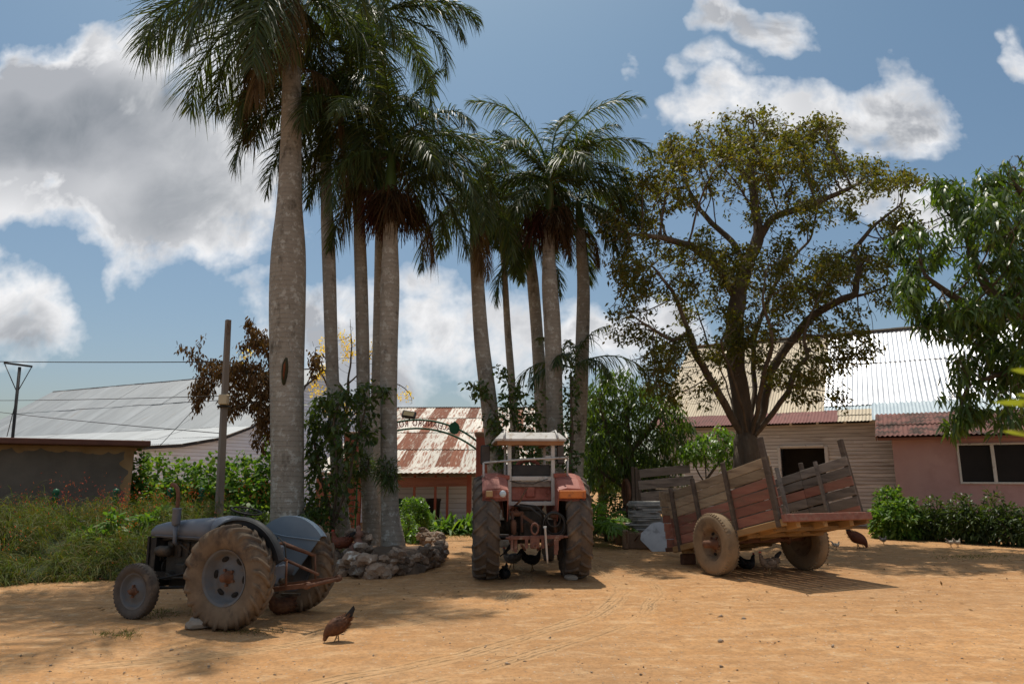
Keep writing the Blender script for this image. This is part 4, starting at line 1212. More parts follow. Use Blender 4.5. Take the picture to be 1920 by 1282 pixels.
tree('shrub', 'tall dark leaved many stemmed shrub growing between the left palm trunks', 'shrub', (P(622, 1010, Y).x, Y), Y,
     [[(622, 1030, Y), (625, 980, Y)], [(625, 980, Y), (603, 900, Y), (590, 830, Y), (580, 780, Y)], [(625, 985, Y), (655, 900, Y - .4), (670, 820, Y - .5), (690, 750, Y - .5)], [(625, 985, Y), (632, 880, Y - .5), (625, 790, Y - .5), (640, 740, Y - .5)], [(625, 988, Y), (660, 960, Y), (668, 900, Y)], [(625, 988, Y), (590, 940, Y + .3), (575, 900, Y + .3)]],
     [(600, 790, Y, 34, 55, .6, 150), (645, 755, Y - .5, 55, 28, .5, 130), (700, 735, Y - .5, 40, 22, .4, 80), (590, 860, Y, 26, 45, .5, 100), (650, 830, Y - .5, 40, 50, .5, 150), (690, 800, Y - .4, 22, 40, .4, 60), (605, 930, Y, 35, 30, .5, 80), (575, 960, Y, 30, 24, .4, 60), (640, 900, Y - .3, 30, 40, .5, 70)],
     .06, .004, .10, 1.0, .15, leaves_small(.15, .075, .07, .55), 'shrubleaf', 57, leafnodes=.010, per=5)
Y = 16.5
tree('withered_tree', 'withered tree with hanging dead brown leaves round the leaning pole', 'tree', (P(560, 1015, Y).x, Y), Y,
     [[(562, 1030, Y), (560, 900, Y), (545, 790, Y), (520, 735, Y)], [(540, 780, Y), (500, 705, Y), (450, 695, Y), (400, 690, Y), (372, 670, Y)], [(520, 735, Y), (500, 660, Y), (480, 630, Y), (462, 605, Y)], [(545, 790, Y), (480, 750, Y - .3), (430, 770, Y - .4)], [(540, 820, Y), (505, 790, Y)], [(545, 780, Y), (585, 700, Y + .3), (590, 660, Y + .3)],
      [(372, 670, Y), (355, 660, Y), (334, 650, Y)], [(372, 670, Y), (372, 645, Y), (380, 632, Y)]],
     [(480, 640, Y, 32, 30, .5, 90), (470, 610, Y, 12, 14, .3, 24), (500, 650, Y, 20, 30, .4, 40), (430, 690, Y, 60, 24, .6, 160), (380, 725, Y, 26, 30, .4, 60), (470, 720, Y, 50, 40, .7, 170), (365, 750, Y, 14, 24, .3, 20), (500, 770, Y, 35, 45, .5, 150), (440, 760, Y, 30, 24, .4, 40), (490, 815, Y, 20, 30, .3, 60), (592, 680, Y, 14, 26, .3, 22), (375, 680, Y, 14, 12, .3, 20)],
     .09, .004, .10, 1.0, .13, leaves_whorl(.085, .042, .06, 1.1), 'deadleaf', 58, bark='twig', leafnodes=.0105, per=11)
Y = 21.0
yt = tree('flowering_tree', 'nearly bare tree with yellow blossom behind the left palms', 'tree', (P(655, 990, Y).x, Y), Y,
     [[(655, 1000, Y), (652, 880, Y), (648, 780, Y)], [(648, 800, Y), (620, 740, Y), (600, 690, Y), (585, 640, Y)], [(648, 790, Y), (655, 700, Y), (660, 640, Y), (655, 600, Y)], [(650, 790, Y), (700, 740, Y), (740, 715, Y), (770, 735, Y), (775, 760, Y)], [(655, 720, Y), (690, 680, Y), (700, 640, Y)], [(700, 740, Y), (745, 760, Y), (760, 790, Y)]],
     [(610, 690, Y, 35, 60, 1.0, 50), (655, 650, Y, 40, 50, 1.0, 50), (700, 690, Y, 40, 50, 1.0, 45), (760, 740, Y, 22, 24, .6, 16)],
     .07, .005, .16, 1.4, .24, leaves_small(.08, .06, .05, .3), 'yellow', 59, bark='twig', leafnodes=.0001, per=1, name_crown='bud')
for c in list(yt.children):
    if c.name.startswith('bud'): bpy.data.objects.remove(c)
rs = np.random.RandomState(9)
def blossoms(name, spots, y, root, mat, size=.06, n=46, sp=.16):
    B = []
    for px, py in spots:
        c = np.array(P(px, py, y) - root.location); k = rs.randint(int(n * .5), n)
        B.append(c + rs.normal(size=(k, 3)) * [sp * .7, sp, sp])
    B = np.concatenate(B); D = rs.normal(size=B.shape)
    v, q = strips(B, D, size * rs.uniform(.7, 1.3, len(B)), size * .9, None, .3, (0, .5, 1), (.3, 1, .3), rs)
    np_mesh(name, v, q, MT[mat], root)
blossoms('blossom', [(600, 665), (604, 690), (598, 705), (606, 640), (612, 722), (596, 735), (590, 710), (608, 700), (645, 640), (650, 650), (655, 660), (662, 635), (660, 665), (648, 670), (693, 660), (700, 650), (588, 725), (704, 720), (706, 735), (700, 700), (650, 765), (655, 775), (610, 770), (765, 738), (752, 745), (640, 628), (602, 655), (466, 660), (455, 670)], Y, yt, 'yellow', .052, 40, .10)

# ---------------------------------------------------------------- bushes, hedges, plants
def bush(name, label, cat, blobs, n, L, W, mat, seed, surf=5.0, drop=.2, stems=0, mats=None, grav=.3, **kw):
    """blobs: (x, y, z, rx, ry, rz) world metres"""
    rs = np.random.RandomState(seed)
    O = V((blobs[0][0], blobs[0][1], 0))
    r = empty(name, O, 0, label=label, cat=cat, **kw)
    if cat in ('bush', 'hedge'): blobs = [(b[0], b[1], (b[2] + b[5]) * .5, b[3], b[4], (b[2] + b[5]) * .52) for b in blobs]
    vol = np.array([b[3] * b[4] + b[3] * b[5] for b in blobs]); cnt = (n * vol / vol.sum()).astype(int)
    B = []; N_ = []
    for b, c in zip(blobs, cnt):
        u = nrm(rs.normal(size=(c, 3))); rr = rs.rand(c, 1) ** (1 / surf)
        lump = 1 + .16 * np.sin(u[:, :1] * 7 + b[0] * 5) * np.sin(u[:, 1:2] * 6 + 1) + .14 * np.sin(u[:, 2:] * 9 + b[1])
        p = np.array(b[:3]) + u * rr * lump * b[3:6]
        B.append(p); N_.append(u)
    B = np.concatenate(B); N_ = np.concatenate(N_)
    k = B[:, 2] > .02; B = B[k]; N_ = N_[k]
    D = N_ * .7 + rs.normal(size=B.shape) * .6 + [0, 0, .15 - drop]
    v, q = strips(B - np.array(O), D, L * rs.uniform(.6, 1.25, len(B)), W * rs.uniform(.7, 1.2, len(B)), rs.normal(size=B.shape) * .7 + [0, 0, 1], grav, (0, .35, .75, 1), (.2, 1, .8, .08), rs)
    np_mesh('foliage', v, q, MT[mat], r)
    m = MB(); rr = random.Random(seed)
    for b in blobs:
        for _ in range(2 if cat in ('bush', 'hedge') else max(3, int(5 * b[3]))):
            x = b[0] + rr.uniform(-.7, .7) * b[3]; y = b[1] + rr.uniform(-.5, .5) * b[4]; t = b[2] + b[5] * rr.uniform(.1, .7)
            bx = b[0] + (x - b[0]) * .5
            z0_ = 0 if b[2] - b[5] < .6 else b[2] - b[5] * .8
            m = MB(); m.tube([V((bx, y, z0_)) - O, V(((x + bx) / 2 + .03, y, (t + z0_) * .5)) - O, V((x, y, t)) - O], [.018, .013, .006], 5, cap=False)
            m.build('stem', MT['twig'], r)
    return r

def W_(px, py, y): return P(px, py, y)
def bl(px, py, y, rx, rz, ry):
    c = P(px, py, y); return (c.x, c.y, c.z, M(rx, y, c.z), ry, M(rz, y, c.z))
bush('vine_hedge', 'rampant green vine hedge with pale lit leaves below the left barn', 'hedge',
     [bl(290, 905, 18, 45, 40, .7), bl(345, 915, 17.6, 50, 38, .7), bl(400, 905, 17.6, 48, 40, .7), bl(455, 905, 17.6, 50, 42, .7), bl(505, 915, 17.4, 35, 45, .6), bl(280, 960, 17.8, 60, 45, .7), bl(380, 965, 17.5, 70, 45, .8), bl(470, 965, 17.2, 60, 45, .8), bl(262, 870, 18.2, 20, 24, .5), bl(500, 850, 17.5, 14, 20, .3)],
     15500, .15, .085, 'hedgeleaf', 61)
bush('bush', 'clipped rounded bright green bush beyond the rock wall', 'bush', [bl(775, 957, 20.3, 28, 24, .5), bl(790, 960, 20.3, 16, 18, .4)], 5200, .06, .045, 'brightleaf', 62)
bush('bush', 'small low bush between the clipped bush and the fourth palm', 'bush', [bl(766, 985, 18.6, 16, 18, .3), bl(778, 1000, 18.2, 12, 10, .25)], 700, .09, .05, 'brightleaf', 63)
bush('bush', 'bright leafy bush at the left corner of the pink house', 'bush', [bl(1668, 950, 20, 26, 34, .5), bl(1690, 965, 19.4, 34, 28, .6), bl(1655, 975, 19.6, 20, 20, .4)], 3600, .16, .06, 'hedgeleaf', 64)
bush('bush', 'dark low bush below the pink wall, left of the window', 'bush', [bl(1735, 972, 19.1, 26, 20, .4), bl(1752, 958, 18.9, 20, 22, .35), bl(1716, 980, 19.3, 14, 12, .3)], 2000, .15, .04, 'shrubleaf', 65, surf=3)
bush('bush', 'dark low bush under the pink house window', 'bush', [bl(1800, 960, 18.3, 26, 26, .4), bl(1825, 972, 18.1, 30, 20, .4), bl(1777, 976, 18.6, 24, 16, .35), bl(1812, 945, 18.3, 12, 14, .25)], 2900, .15, .038, 'shrubleaf', 66, surf=3)
bush('bush', 'dark low bush nearest the right edge under the window', 'bush', [bl(1865, 955, 17.8, 24, 28, .4), bl(1890, 968, 17.5, 30, 20, .4), bl(1925, 972, 17.2, 30, 18, .4), bl(1852, 978, 17.9, 20, 13, .3)], 3000, .15, .038, 'shrubleaf', 67, surf=3)
bush('epiphyte', 'dark clump of air plants clinging to the third palm trunk', 'plant', [bl(680, 868, 15.3, 24, 18, .3), bl(668, 885, 15.3, 14, 14, .3)], 420, .2, .022, 'shrubleaf', 68)
bush('epiphyte', 'dark clump of air plants clinging to the fourth palm trunk', 'plant', [bl(722, 880, 14.6, 20, 20, .25), bl(733, 895, 14.6, 14, 16, .2)], 360, .2, .024, 'shrubleaf', 69)
bush('bush', 'leafy undergrowth at the foot of the thickest palm, behind the grey tractor', 'bush', [bl(590, 985, 14.4, 30, 28, .5), bl(480, 990, 15.0, 36, 32, .4), bl(450, 975, 15.6, 24, 24, .3)], 2600, .13, .05, 'shrubleaf', 70)
bush('bush', 'low green bush under the smaller dark tree', 'bush', [bl(1090, 935, 20, 26, 24, .5), bl(1145, 945, 20.6, 26, 22, .5)], 1600, .15, .05, 'mangoleaf', 71)
bush('bush', 'leafy bush behind the stacked stone slabs', 'bush', [bl(1270, 915, 20.8, 26, 26, .5), bl(1240, 905, 21, 26, 22, .5)], 1600, .15, .05, 'mangoleaf', 72)

def blades(name, label, cat, spots, mat, seed, L, W, n, grav, spread=.12, up=1.2, **kw):
    rs = np.random.RandomState(seed); O = V(spots[0]); O.z = 0
    r = empty(name, O, 0, label=label, cat=cat, **kw); parts = []
    for s in spots:
        az = rs.uniform(0, 2 * math.pi, n); el = rs.uniform(.35, 1.45, n) * up / 1.2
        D = np.stack([np.cos(az) * np.cos(el), np.sin(az) * np.cos(el), np.sin(el)], -1)
        B = np.array(list(V(s) - O)) + rs.normal(size=(n, 3)) * [spread, spread, .0]
        S = np.stack([-np.sin(az), np.cos(az), az * 0], -1)
        parts.append(strips(B, D, L * rs.uniform(.6, 1.15, n), W * rs.uniform(.8, 1.2, n), np.cross(D, S) + rs.normal(size=(n, 3)) * .2, grav * rs.uniform(.7, 1.4, n), (0, .2, .4, .6, .8, 1), (.35, .8, 1, .9, .6, .05), rs))
    v, q, mi = join_np(parts); np_mesh('leaf_blade', v, q, MT[mat], r, kind=None)
    return r
blades('strap_leaf_plant', 'row of arching strap leaved plants before the red porch', 'plant', [tuple(G(px, py)) for px, py in ((812, 999), (830, 1000), (848, 999), (866, 999), (882, 1000))], 'hedgeleaf', 81, 1.15, .10, 46, .55, .16)
blades('ornamental_grass', 'dark fine grass tuft growing at the foot of the thickest palm', 'plant', [(*P(px, 1000, 13.9).xy, 0) for px in (450, 480, 505, 530, 560, 590)], 'shrubleaf', 82, 1.15, .012, 330, .35, .20, 1.45)

def areca(px, py, y, label, seed, n=11, L=1.3, h=.5):
    b = P(px, py, y); b.z = 0; rs = np.random.RandomState(seed)
    r = empty('feather_palm_plant', b, 0, label=label, cat='plant'); fr = []
    for i in range(n):
        fr += list(frond(V((rs.normal() * .05, rs.normal() * .05, h * .5)), i * 2.4, rs.uniform(.5, 1.35), L * rs.uniform(.75, 1.1), rs, 1.3, nl=24, ll=1.0, lw=.045, droop=.35))
    v, q, mi = join_np(fr); np_mesh('leaf', v, q, [MT['brightleaf'], MT['shaft']], r, mi)
    m = MB()
    for i in range(4): m.tube([(rs.normal() * .05, rs.normal() * .05, 0), (rs.normal() * .06, rs.normal() * .06, h * .6)], .03, 6)
    m.build('stem', MT['shaft'], r)
areca(1108, 1005, 17.4, 'small feathery palm plant right of the red tractor', 91)
areca(1136, 995, 18.8, 'feathery palm plant beside the dark tree trunk', 92, L=1.0)

# ---------------------------------------------------------------- flowered grass bank at the left
def bank_h(x, y):
    """height of the mass of grass over the ground; front edge runs along the yard"""
    t = (y - bank_front(x))
    z = np.clip(t / 2.6, 0, 1) ** .65 * 1.0 + .18 * np.clip(t * 3, 0, 1)
    z = z + .16 * np.sin(x * 2.1 + y * 1.3) * np.sin(y * 2.6 - x) * np.clip(t, 0, 1) + .07 * np.sin(x * 5.3) * np.sin(y * 4.1) * np.clip(t, 0, 1)
    return np.where(t > 0, z, 0)
def bank_front(x):
    return 11.0 + (x + 8.1) * .62 + .2 * np.sin(x * 2.3)
def bank():
    rs = np.random.RandomState(17)
    NC = 1500; per = 44
    cx = rs.uniform(-13.5, -4.9, NC); cy = bank_front(cx) + .05 + 5.0 * rs.rand(NC) ** 1.15
    edge = np.clip((-4.9 - cx) / 1.6, 0, 1); wl = 17.2 + (cx + 8.95) * (.53 / .85) - .3
    ok = (rs.rand(NC) < edge) & (cy < np.where(cx < -8.9, wl, 99))
    cx = cx[ok]; cy = cy[ok]; edge = edge[ok]; nc = len(cx)
    ch = bank_h(cx, cy) * (.55 + .45 * edge) * rs.uniform(.55, 1.1, nc)
    caz = rs.normal(-1.6, .9, nc); cl = rs.uniform(.7, 1.25, nc)
    x = np.repeat(cx, per) + rs.normal(size=nc * per) * .07; y = np.repeat(cy, per) + rs.normal(size=nc * per) * .07
    n = len(x); z = np.maximum(np.repeat(ch, per) * rs.uniform(.5, 1.0, n) - .12, 0)
    B = np.stack([x, y, z], -1)
    az = np.repeat(caz, per) + rs.normal(size=n) * .75; el = rs.uniform(.35, 1.4, n)
    D = np.stack([np.cos(az) * np.cos(el), np.sin(az) * np.cos(el), np.sin(el)], -1)
    LL = np.repeat(cl, per) * rs.uniform(.3, .75, n)
    v1, q1 = strips(B, D, LL, rs.uniform(.005, .012, n), rs.normal(size=(n, 3)), rs.uniform(.5, 1.3, n), (0, .3, .6, .8, 1), (1, .9, .7, .5, .1), rs)
    # dark soil mound beneath
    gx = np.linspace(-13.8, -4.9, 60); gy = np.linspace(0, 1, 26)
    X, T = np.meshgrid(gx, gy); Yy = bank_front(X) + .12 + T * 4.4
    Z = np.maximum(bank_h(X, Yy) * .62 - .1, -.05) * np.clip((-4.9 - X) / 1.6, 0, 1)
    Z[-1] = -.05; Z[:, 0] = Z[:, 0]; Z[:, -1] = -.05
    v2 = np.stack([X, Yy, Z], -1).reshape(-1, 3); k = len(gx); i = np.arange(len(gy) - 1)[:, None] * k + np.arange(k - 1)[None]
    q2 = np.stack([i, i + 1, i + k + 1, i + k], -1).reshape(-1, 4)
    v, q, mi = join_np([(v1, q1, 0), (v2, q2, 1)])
    MT['grass'] = leafmat('feathery_grass', [(.045, .075, .018), (.07, .10, .024), (.09, .115, .03), (.035, .055, .016), (.12, .105, .038), (.09, .065, .03)], .35, .6, .2, 1.3)
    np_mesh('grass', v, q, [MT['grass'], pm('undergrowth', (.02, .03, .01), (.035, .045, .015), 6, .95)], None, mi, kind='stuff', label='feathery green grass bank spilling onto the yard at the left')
    # red tubular flowers on the bank
    MT['redflower'] = leafmat('red_flowers', [(.50, .05, .03), (.62, .09, .05), (.42, .05, .05), (.55, .16, .08)], .3, .6, .2, 1.0)
    cl = 150; cx = rs.uniform(-13, -5.4, cl); cy = bank_front(cx) + 4.2 * rs.rand(cl); k = 26
    heavy = rs.rand(cl) < .12
    spots = [(232, 1040, 12.9), (228, 1060, 12.8), (137, 1045, 12.6), (120, 985, 13.5), (95, 985, 13.5)]
    cz = bank_h(cx, cy) + .12
    for j, (px, py, yy) in enumerate(spots): w = P(px, py, yy); cx[j], cy[j], cz[j] = w; heavy[j] = True
    C = np.stack([cx, cy, cz], -1); B = np.repeat(C, k, 0) + rs.normal(size=(cl * k, 3)) * np.repeat(np.where(heavy, .09, .15), k)[:, None] * [1, 1, 1.3]
    keep = rs.rand(cl * k) < np.repeat(np.where(heavy, 1, .5), k); B = B[keep]
    # tall flower spikes standing up before the shed wall
    sp_ = []
    for j in range(34):
        a = P(rs.uniform(20, 250), rs.uniform(895, 945), 15.0 + rs.rand() * 1.0); b = a + V((rs.uniform(-.3, .35), 0, -.5))
        t = rs.rand(26, 1); sp_.append(np.array(list(a)) * (1 - t) + np.array(list(b)) * t + rs.normal(size=(26, 3)) * .035)
    B = np.concatenate([B] + sp_)
    D = rs.normal(size=B.shape) + [0, 0, -.6]
    v, q = strips(B, D, .028, .008, None, .2, (0, .5, 1), (.6, 1, .7), rs)
    np_mesh('red_flowers', v, q, MT['redflower'], None, kind='stuff', label='small red tubular flowers dotted over the grass bank')
bank()
bush('leafy_shrub', 'broad leaved bright green shrub standing out of the grass bank', 'shrub', [bl(212, 985, 13.2, 18, 22, .25), bl(190, 1010, 13.0, 28, 14, .3), bl(160, 1003, 13.2, 12, 10, .2)], 420, .19, .06, 'hedgeleaf', 73, surf=2.5)
bush('leafy_shrub', 'smaller bright leaved shrub in the bank just left of the exhaust pipe', 'shrub', [bl(270, 978, 13.6, 16, 14, .25), bl(305, 962, 14, 10, 10, .2)], 230, .19, .055, 'hedgeleaf', 74, surf=2.5)
bush('leafy_shrub', 'spiky green shrub in the bank near the left edge', 'shrub', [bl(128, 985, 13.8, 14, 14, .25), bl(12, 995, 12.6, 14, 18, .2)], 240, .24, .035, 'shrubleaf', 75, surf=2.5)

def posts():
    m = MB(); m.lathe([(0, 0), (.045, 0), (.045, 1.20), (.065, 1.22), (.065, 1.24), (.035, 1.26), (.06, 1.30), (.068, 1.35), (.05, 1.40), (0, 1.42)], 12)
    proto = None
    for px, py, y, lab in ((102, 948, 14.9, 'green ball topped post in front of the dark shed wall, leftmost'), (215, 946, 15.2, 'green ball topped post near the right end of the shed wall'), (317, 936, 16.0, 'green post at the vine hedge, left of the exhaust pipe tip'), (376, 945, 16.4, 'green post in the vine hedge beside the leaning pole')):
        b = P(px, py, y); h = b.z
        if proto is None: proto = o = m.build('fence_post', MT['greenpaint'])
        else: o = proto.copy(); COL.objects.link(o)
        o.location = (b.x, b.y, h - 1.42 if h > 1.42 else 0)
        tag(o, lab, 'fence post', 'green posts along the grass bank')
posts()

# far wood that closes the view behind the buildings
def wood():
    rs = np.random.RandomState(44); parts = []
    for k in range(46):
        x = -75 + k * 3.6 + rs.uniform(-1, 1); y = 72 + rs.uniform(-5, 5); h = rs.uniform(3.2, 5.4)
        n = 520; u = nrm(rs.normal(size=(n, 3))); B = np.array([x, y, h * .5]) + u * rs.rand(n, 1) ** .25 * [2.9, 2.5, h * .55]
        parts.append(strips(B, rs.normal(size=(n, 3)), .55, .38, None, .2, (0, .5, 1), (.2, 1, .1), rs))
    v, q, mi = join_np(parts); np_mesh('far_woodland', v, q, MT['shrubleaf'], None, kind='stuff', label='distant line of trees seen between the farm buildings')
wood()

# thin verge grass and weeds
def verge():
    rs = np.random.RandomState(45); Bs = []
    for px, py, sx, sy, n in ((830, 1004, 60, 5, 1500), (780, 1012, 30, 5, 500), (300, 1150, 40, 8, 260), (235, 1190, 20, 6, 130), (1830, 1044, 60, 4, 500), (195, 1190, 15, 4, 60), (470, 1185, 50, 5, 80), (1870, 1000, 50, 3, 200), (1200, 1000, 60, 6, 200), (1300, 1007, 60, 4, 120), (1000, 1000, 90, 4, 500), (480, 1050, 120, 10, 500)):
        for _ in range(n):
            g = G(px + rs.normal() * sx * .6, py + rs.normal() * sy * .7); Bs.append((g.x, g.y, -.005))
    B = np.array(Bs); n = len(B); D = rs.normal(size=(n, 3)) * [.5, .5, .2] + [0, 0, .9]
    v, q = strips(B, D, rs.uniform(.03, .11, n), .006, None, .4, (0, .5, 1), (1, .8, .1), rs)
    np_mesh('verge_grass', v, q, MT['grass'], None, kind='stuff', label='thin short grass and weeds on the edges of the yard')
    # fallen leaves
    N = 900; y = 9 + 13 * rs.rand(N); x = np.where(rs.rand(N) < .55, rs.uniform(3, 13, N), rs.uniform(-6, 3, N)); B = np.stack([x, y, np.full(N, .012)], -1)
    D = rs.normal(size=(N, 3)) * [1, 1, .12]
    v, q = strips(B, D, rs.uniform(.03, .09, N), .03, rs.normal(size=(N, 3)) * .15 + [0, 0, 1], -.1, (0, .5, 1), (.1, 1, .1), rs)
    np_mesh('fallen_leaves', v, q, MT['deadleaf'], None, kind='stuff', label='dry brown leaves scattered under the trees')
verge()

# blurred leaf tips close to the lens on the right
def near_leaves():
    y = 1.35
    r = empty('leafy_plant', P(2010, 800, y), 0, label='out of focus yellow green leaf tips at the right edge, close to the camera', cat='plant')
    O = r.location; rs = np.random.RandomState(3); B = []; D = []; L = []
    for (a, b) in (((1935, 815), (1880, 806)), ((1960, 758), (1862, 750)), ((1950, 745), (1905, 738)), ((1950, 700), (1895, 691)), ((1990, 850), (1925, 845))):
        p = np.array(P(*a, y) - O); q = np.array(P(*b, y + .03) - O); B.append(p); D.append(q - p); L.append(np.linalg.norm(q - p))
    lm = leafmat('near_leaf', [(.085, .11, .02), (.12, .14, .028)], .45, .4, .4)
    for k in range(5):
        v, q = strips(np.array(B[k:k + 1]), np.array(D[k:k + 1]), L[k], .034, np.array([[0, .35, 1]]), .05, (0, .3, .7, 1), (.5, 1, .8, .1), rs)
        np_mesh('leaf', v, q, lm, r)
    m = MB(); m.tube([(.0, 0, -1.5), (-.0, 0, -.3), (-.03, 0, .15)], [.02, .015, .006], 6); m.build('stem', MT['shaft'], r)
    for k in range(5):
        pass
near_leaves()

# ================================================================ vehicles
MT['tyre_dusty'] = pm('dusty_tyre', (.11, .08, .055), (.205, .15, .10), 5, .92, bump=.4, c3=(.07, .055, .045), c3s=4, c3lo=.5, c3hi=.66, spec=.15)
MT['tyre_front'] = pm('grey_front_tyre', (.065, .055, .048), (.12, .10, .085), 5, .9, bump=.3, c3=(.19, .15, .11), c3s=4, c3lo=.55, c3hi=.7, spec=.15)
MT['tyre_dark'] = pm('dark_tyre', (.075, .062, .052), (.125, .10, .08), 6, .88, bump=.35, c3=(.20, .15, .105), c3s=4, c3lo=.50, c3hi=.66, spec=.2)
MT['tyre_cart'] = pm('cart_tyre', (.20, .145, .09), (.31, .225, .14), 4, .92, bump=.3, c3=(.13, .10, .075), c3s=3, spec=.15)
MT['greymetal'] = pm('faded_grey_blue_paint', (.095, .108, .13), (.155, .17, .20), 2.2, .5, .1, .2, c3=(.16, .13, .10), c3s=3.5, c3lo=.6, c3hi=.75, spec=.4)
MT['greylight'] = pm('skylit_fender_paint', (.16, .215, .27), (.22, .28, .335), 1.6, .42, .1, .2, c3=(.20, .15, .10), c3s=5, c3lo=.66, c3hi=.72, spec=.5)  # far fender: reflected sky is put into this lighter colour
MT['blackmetal'] = pm('greasy_black_metal', (.012, .012, .013), (.03, .028, .025), 7, .55, .3, .5, c3=(.06, .05, .04), c3s=6)
MT['engine'] = pm('oily_engine', (.03, .027, .024), (.075, .065, .052), 9, .65, .4, .6, c3=(.10, .07, .045), c3s=5)
MT['rusty'] = pm('rusty_iron', (.11, .05, .03), (.20, .10, .06), 8, .8, .2, .6, c3=(.09, .05, .035), c3s=5)
MT['redtractor'] = pm('sun_faded_red_paint', (.30, .085, .06), (.40, .16, .12), 3, .62, 0, .25, c3=(.17, .055, .04), c3s=3, c3lo=.5, c3hi=.7)
MT['orangepaint'] = pm('orange_lamp_face', (.50, .13, .03), (.58, .2, .05), 4, .5, c3=(.3, .1, .04), c3s=9)
MT['canopy'] = pm('dusty_white_metal', (.42, .40, .37), (.55, .53, .50), 4, .55, .2, .25, c3=(.30, .25, .19), c3s=4, c3lo=.55)
MT['canopyunder'] = pm('orange_brown_board', (.26, .12, .05), (.34, .17, .08), 4, .85)
MT['hose'] = pm('black_hose', (.02, .018, .016), (.045, .04, .035), 6, .6)
MT['rimgrey'] = pm('dusty_grey_rim', (.095, .10, .11), (.155, .155, .155), 3.5, .7, .2, .25, c3=(.17, .12, .08), c3s=5, c3lo=.5, c3hi=.7)
MT['rimcart'] = pm('dusty_ochre_rim', (.16, .11, .07), (.26, .18, .11), 4, .85, .1, .3, c3=(.12, .06, .04), c3s=6)
def plank(name, c1, c2, c3):
    return pm(name, c1, c2, 2.4, .85, stretch=(.6, 5, 5), isl=.28, bump=.6, bdist=.006, c3=c3, c3s=2.2, c3lo=.52, c3hi=.72)
MT['plank_tan'] = plank('grey_tan_plank', (.22, .16, .10), (.36, .275, .18), (.13, .09, .06))
MT['plank_red'] = plank('faded_red_plank', (.22, .085, .062), (.31, .145, .10), (.20, .13, .09))
MT['plank_dark'] = plank('dark_weathered_post', (.075, .055, .042), (.125, .095, .072), (.18, .14, .10))
MT['plank_grey'] = plank('grey_weathered_plank', (.14, .115, .095), (.24, .20, .165), (.08, .065, .055))
MT['plank_ochre'] = plank('ochre_underside', (.28, .17, .07), (.36, .22, .10), (.15, .10, .06))

def scaled(mb, S):
    mb.v = [(x * S, y * S, z * S) for x, y, z in mb.v]; return mb

def tyre_mesh(R, W, rim, nl=0, lh=.03, lw=.05, sweep=.3, flip=1, worn=0.0, seed=1, n=72, fine=0):
    rs = random.Random(seed); m = MB()
    prof = [(rim, -.34 * W), (rim * 1.05 + .01, -.42 * W), (R * .76, -.50 * W), (R * .87, -.505 * W), (R * .935, -.465 * W), (R * .972, -.36 * W), (R * .992, -.18 * W), (R, 0)]
    prof = prof + [(r, -h) for r, h in prof[-2::-1]]
    m.lathe(prof, n, 'Y')
    m.lathe([(rim, -.34 * W), (rim, .34 * W)], n, 'Y')
    if fine:
        for k in range(fine):
            a = 2 * math.pi * k / fine; c, s_ = math.cos(a), math.sin(a)
            for sd in (-1, 1):
                y0, y1 = sd * W * .30, sd * W * .475
                vs = []
                for (y, r0, r1) in ((y0, R * .97, R * 1.012), (y1, R * .90, R * .968)):
                    for da in (-.42 * math.pi / fine, .42 * math.pi / fine):
                        for r in (r0, r1): vs.append((r * math.cos(a + da), y, r * math.sin(a + da)))
                m.add(vs, [(0, 1, 3, 2), (4, 6, 7, 5), (1, 5, 7, 3), (0, 4, 5, 1), (2, 3, 7, 6)])
    for i in range(nl):
        for sd in (-1, 1):
            a0 = 2 * math.pi * (i + (.5 if sd > 0 else 0)) / nl
            st = [(.015, 1.0, 0), (.17, .99, .25), (.33, .972, .55), (.455, .935, .85), (.512, .865, 1.0), (.508, .80, 1.05)]
            vs = []
            wk = 1 - worn * rs.random()
            for j, (lt, rr, t) in enumerate(st):
                an = a0 + flip * sweep * t
                hh = lh * wk * (1 if j < 4 else .55 if j == 4 else 0)
                y = sd * lt * W; r0 = R * rr - .012
                out_r = R * rr + (hh if j < 4 else hh * .4); out_y = y + sd * (0 if j < 3 else hh * .7)
                w0 = lw / R * (.60 if j else .75); w1 = lw / R * (.42 if j else .5)
                jt = (rs.random() - .5) * worn * .02
                for (dw, r, yy) in ((-w0, r0, y), (-w1 + jt, out_r, out_y), (w1 + jt, out_r, out_y), (w0, r0, y)):
                    vs.append((r * math.cos(an + dw), yy, r * math.sin(an + dw)))
            fs = []
            for j in range(len(st) - 1):
                for q in range(3): fs.append((j * 4 + q, j * 4 + q + 1, j * 4 + 5 + q, j * 4 + 4 + q))
            fs.append((0, 1, 2, 3)); e = (len(st) - 1) * 4; fs.append((e, e + 3, e + 2, e + 1))
            m.add(vs, fs, 0, worn > 0)
    return m

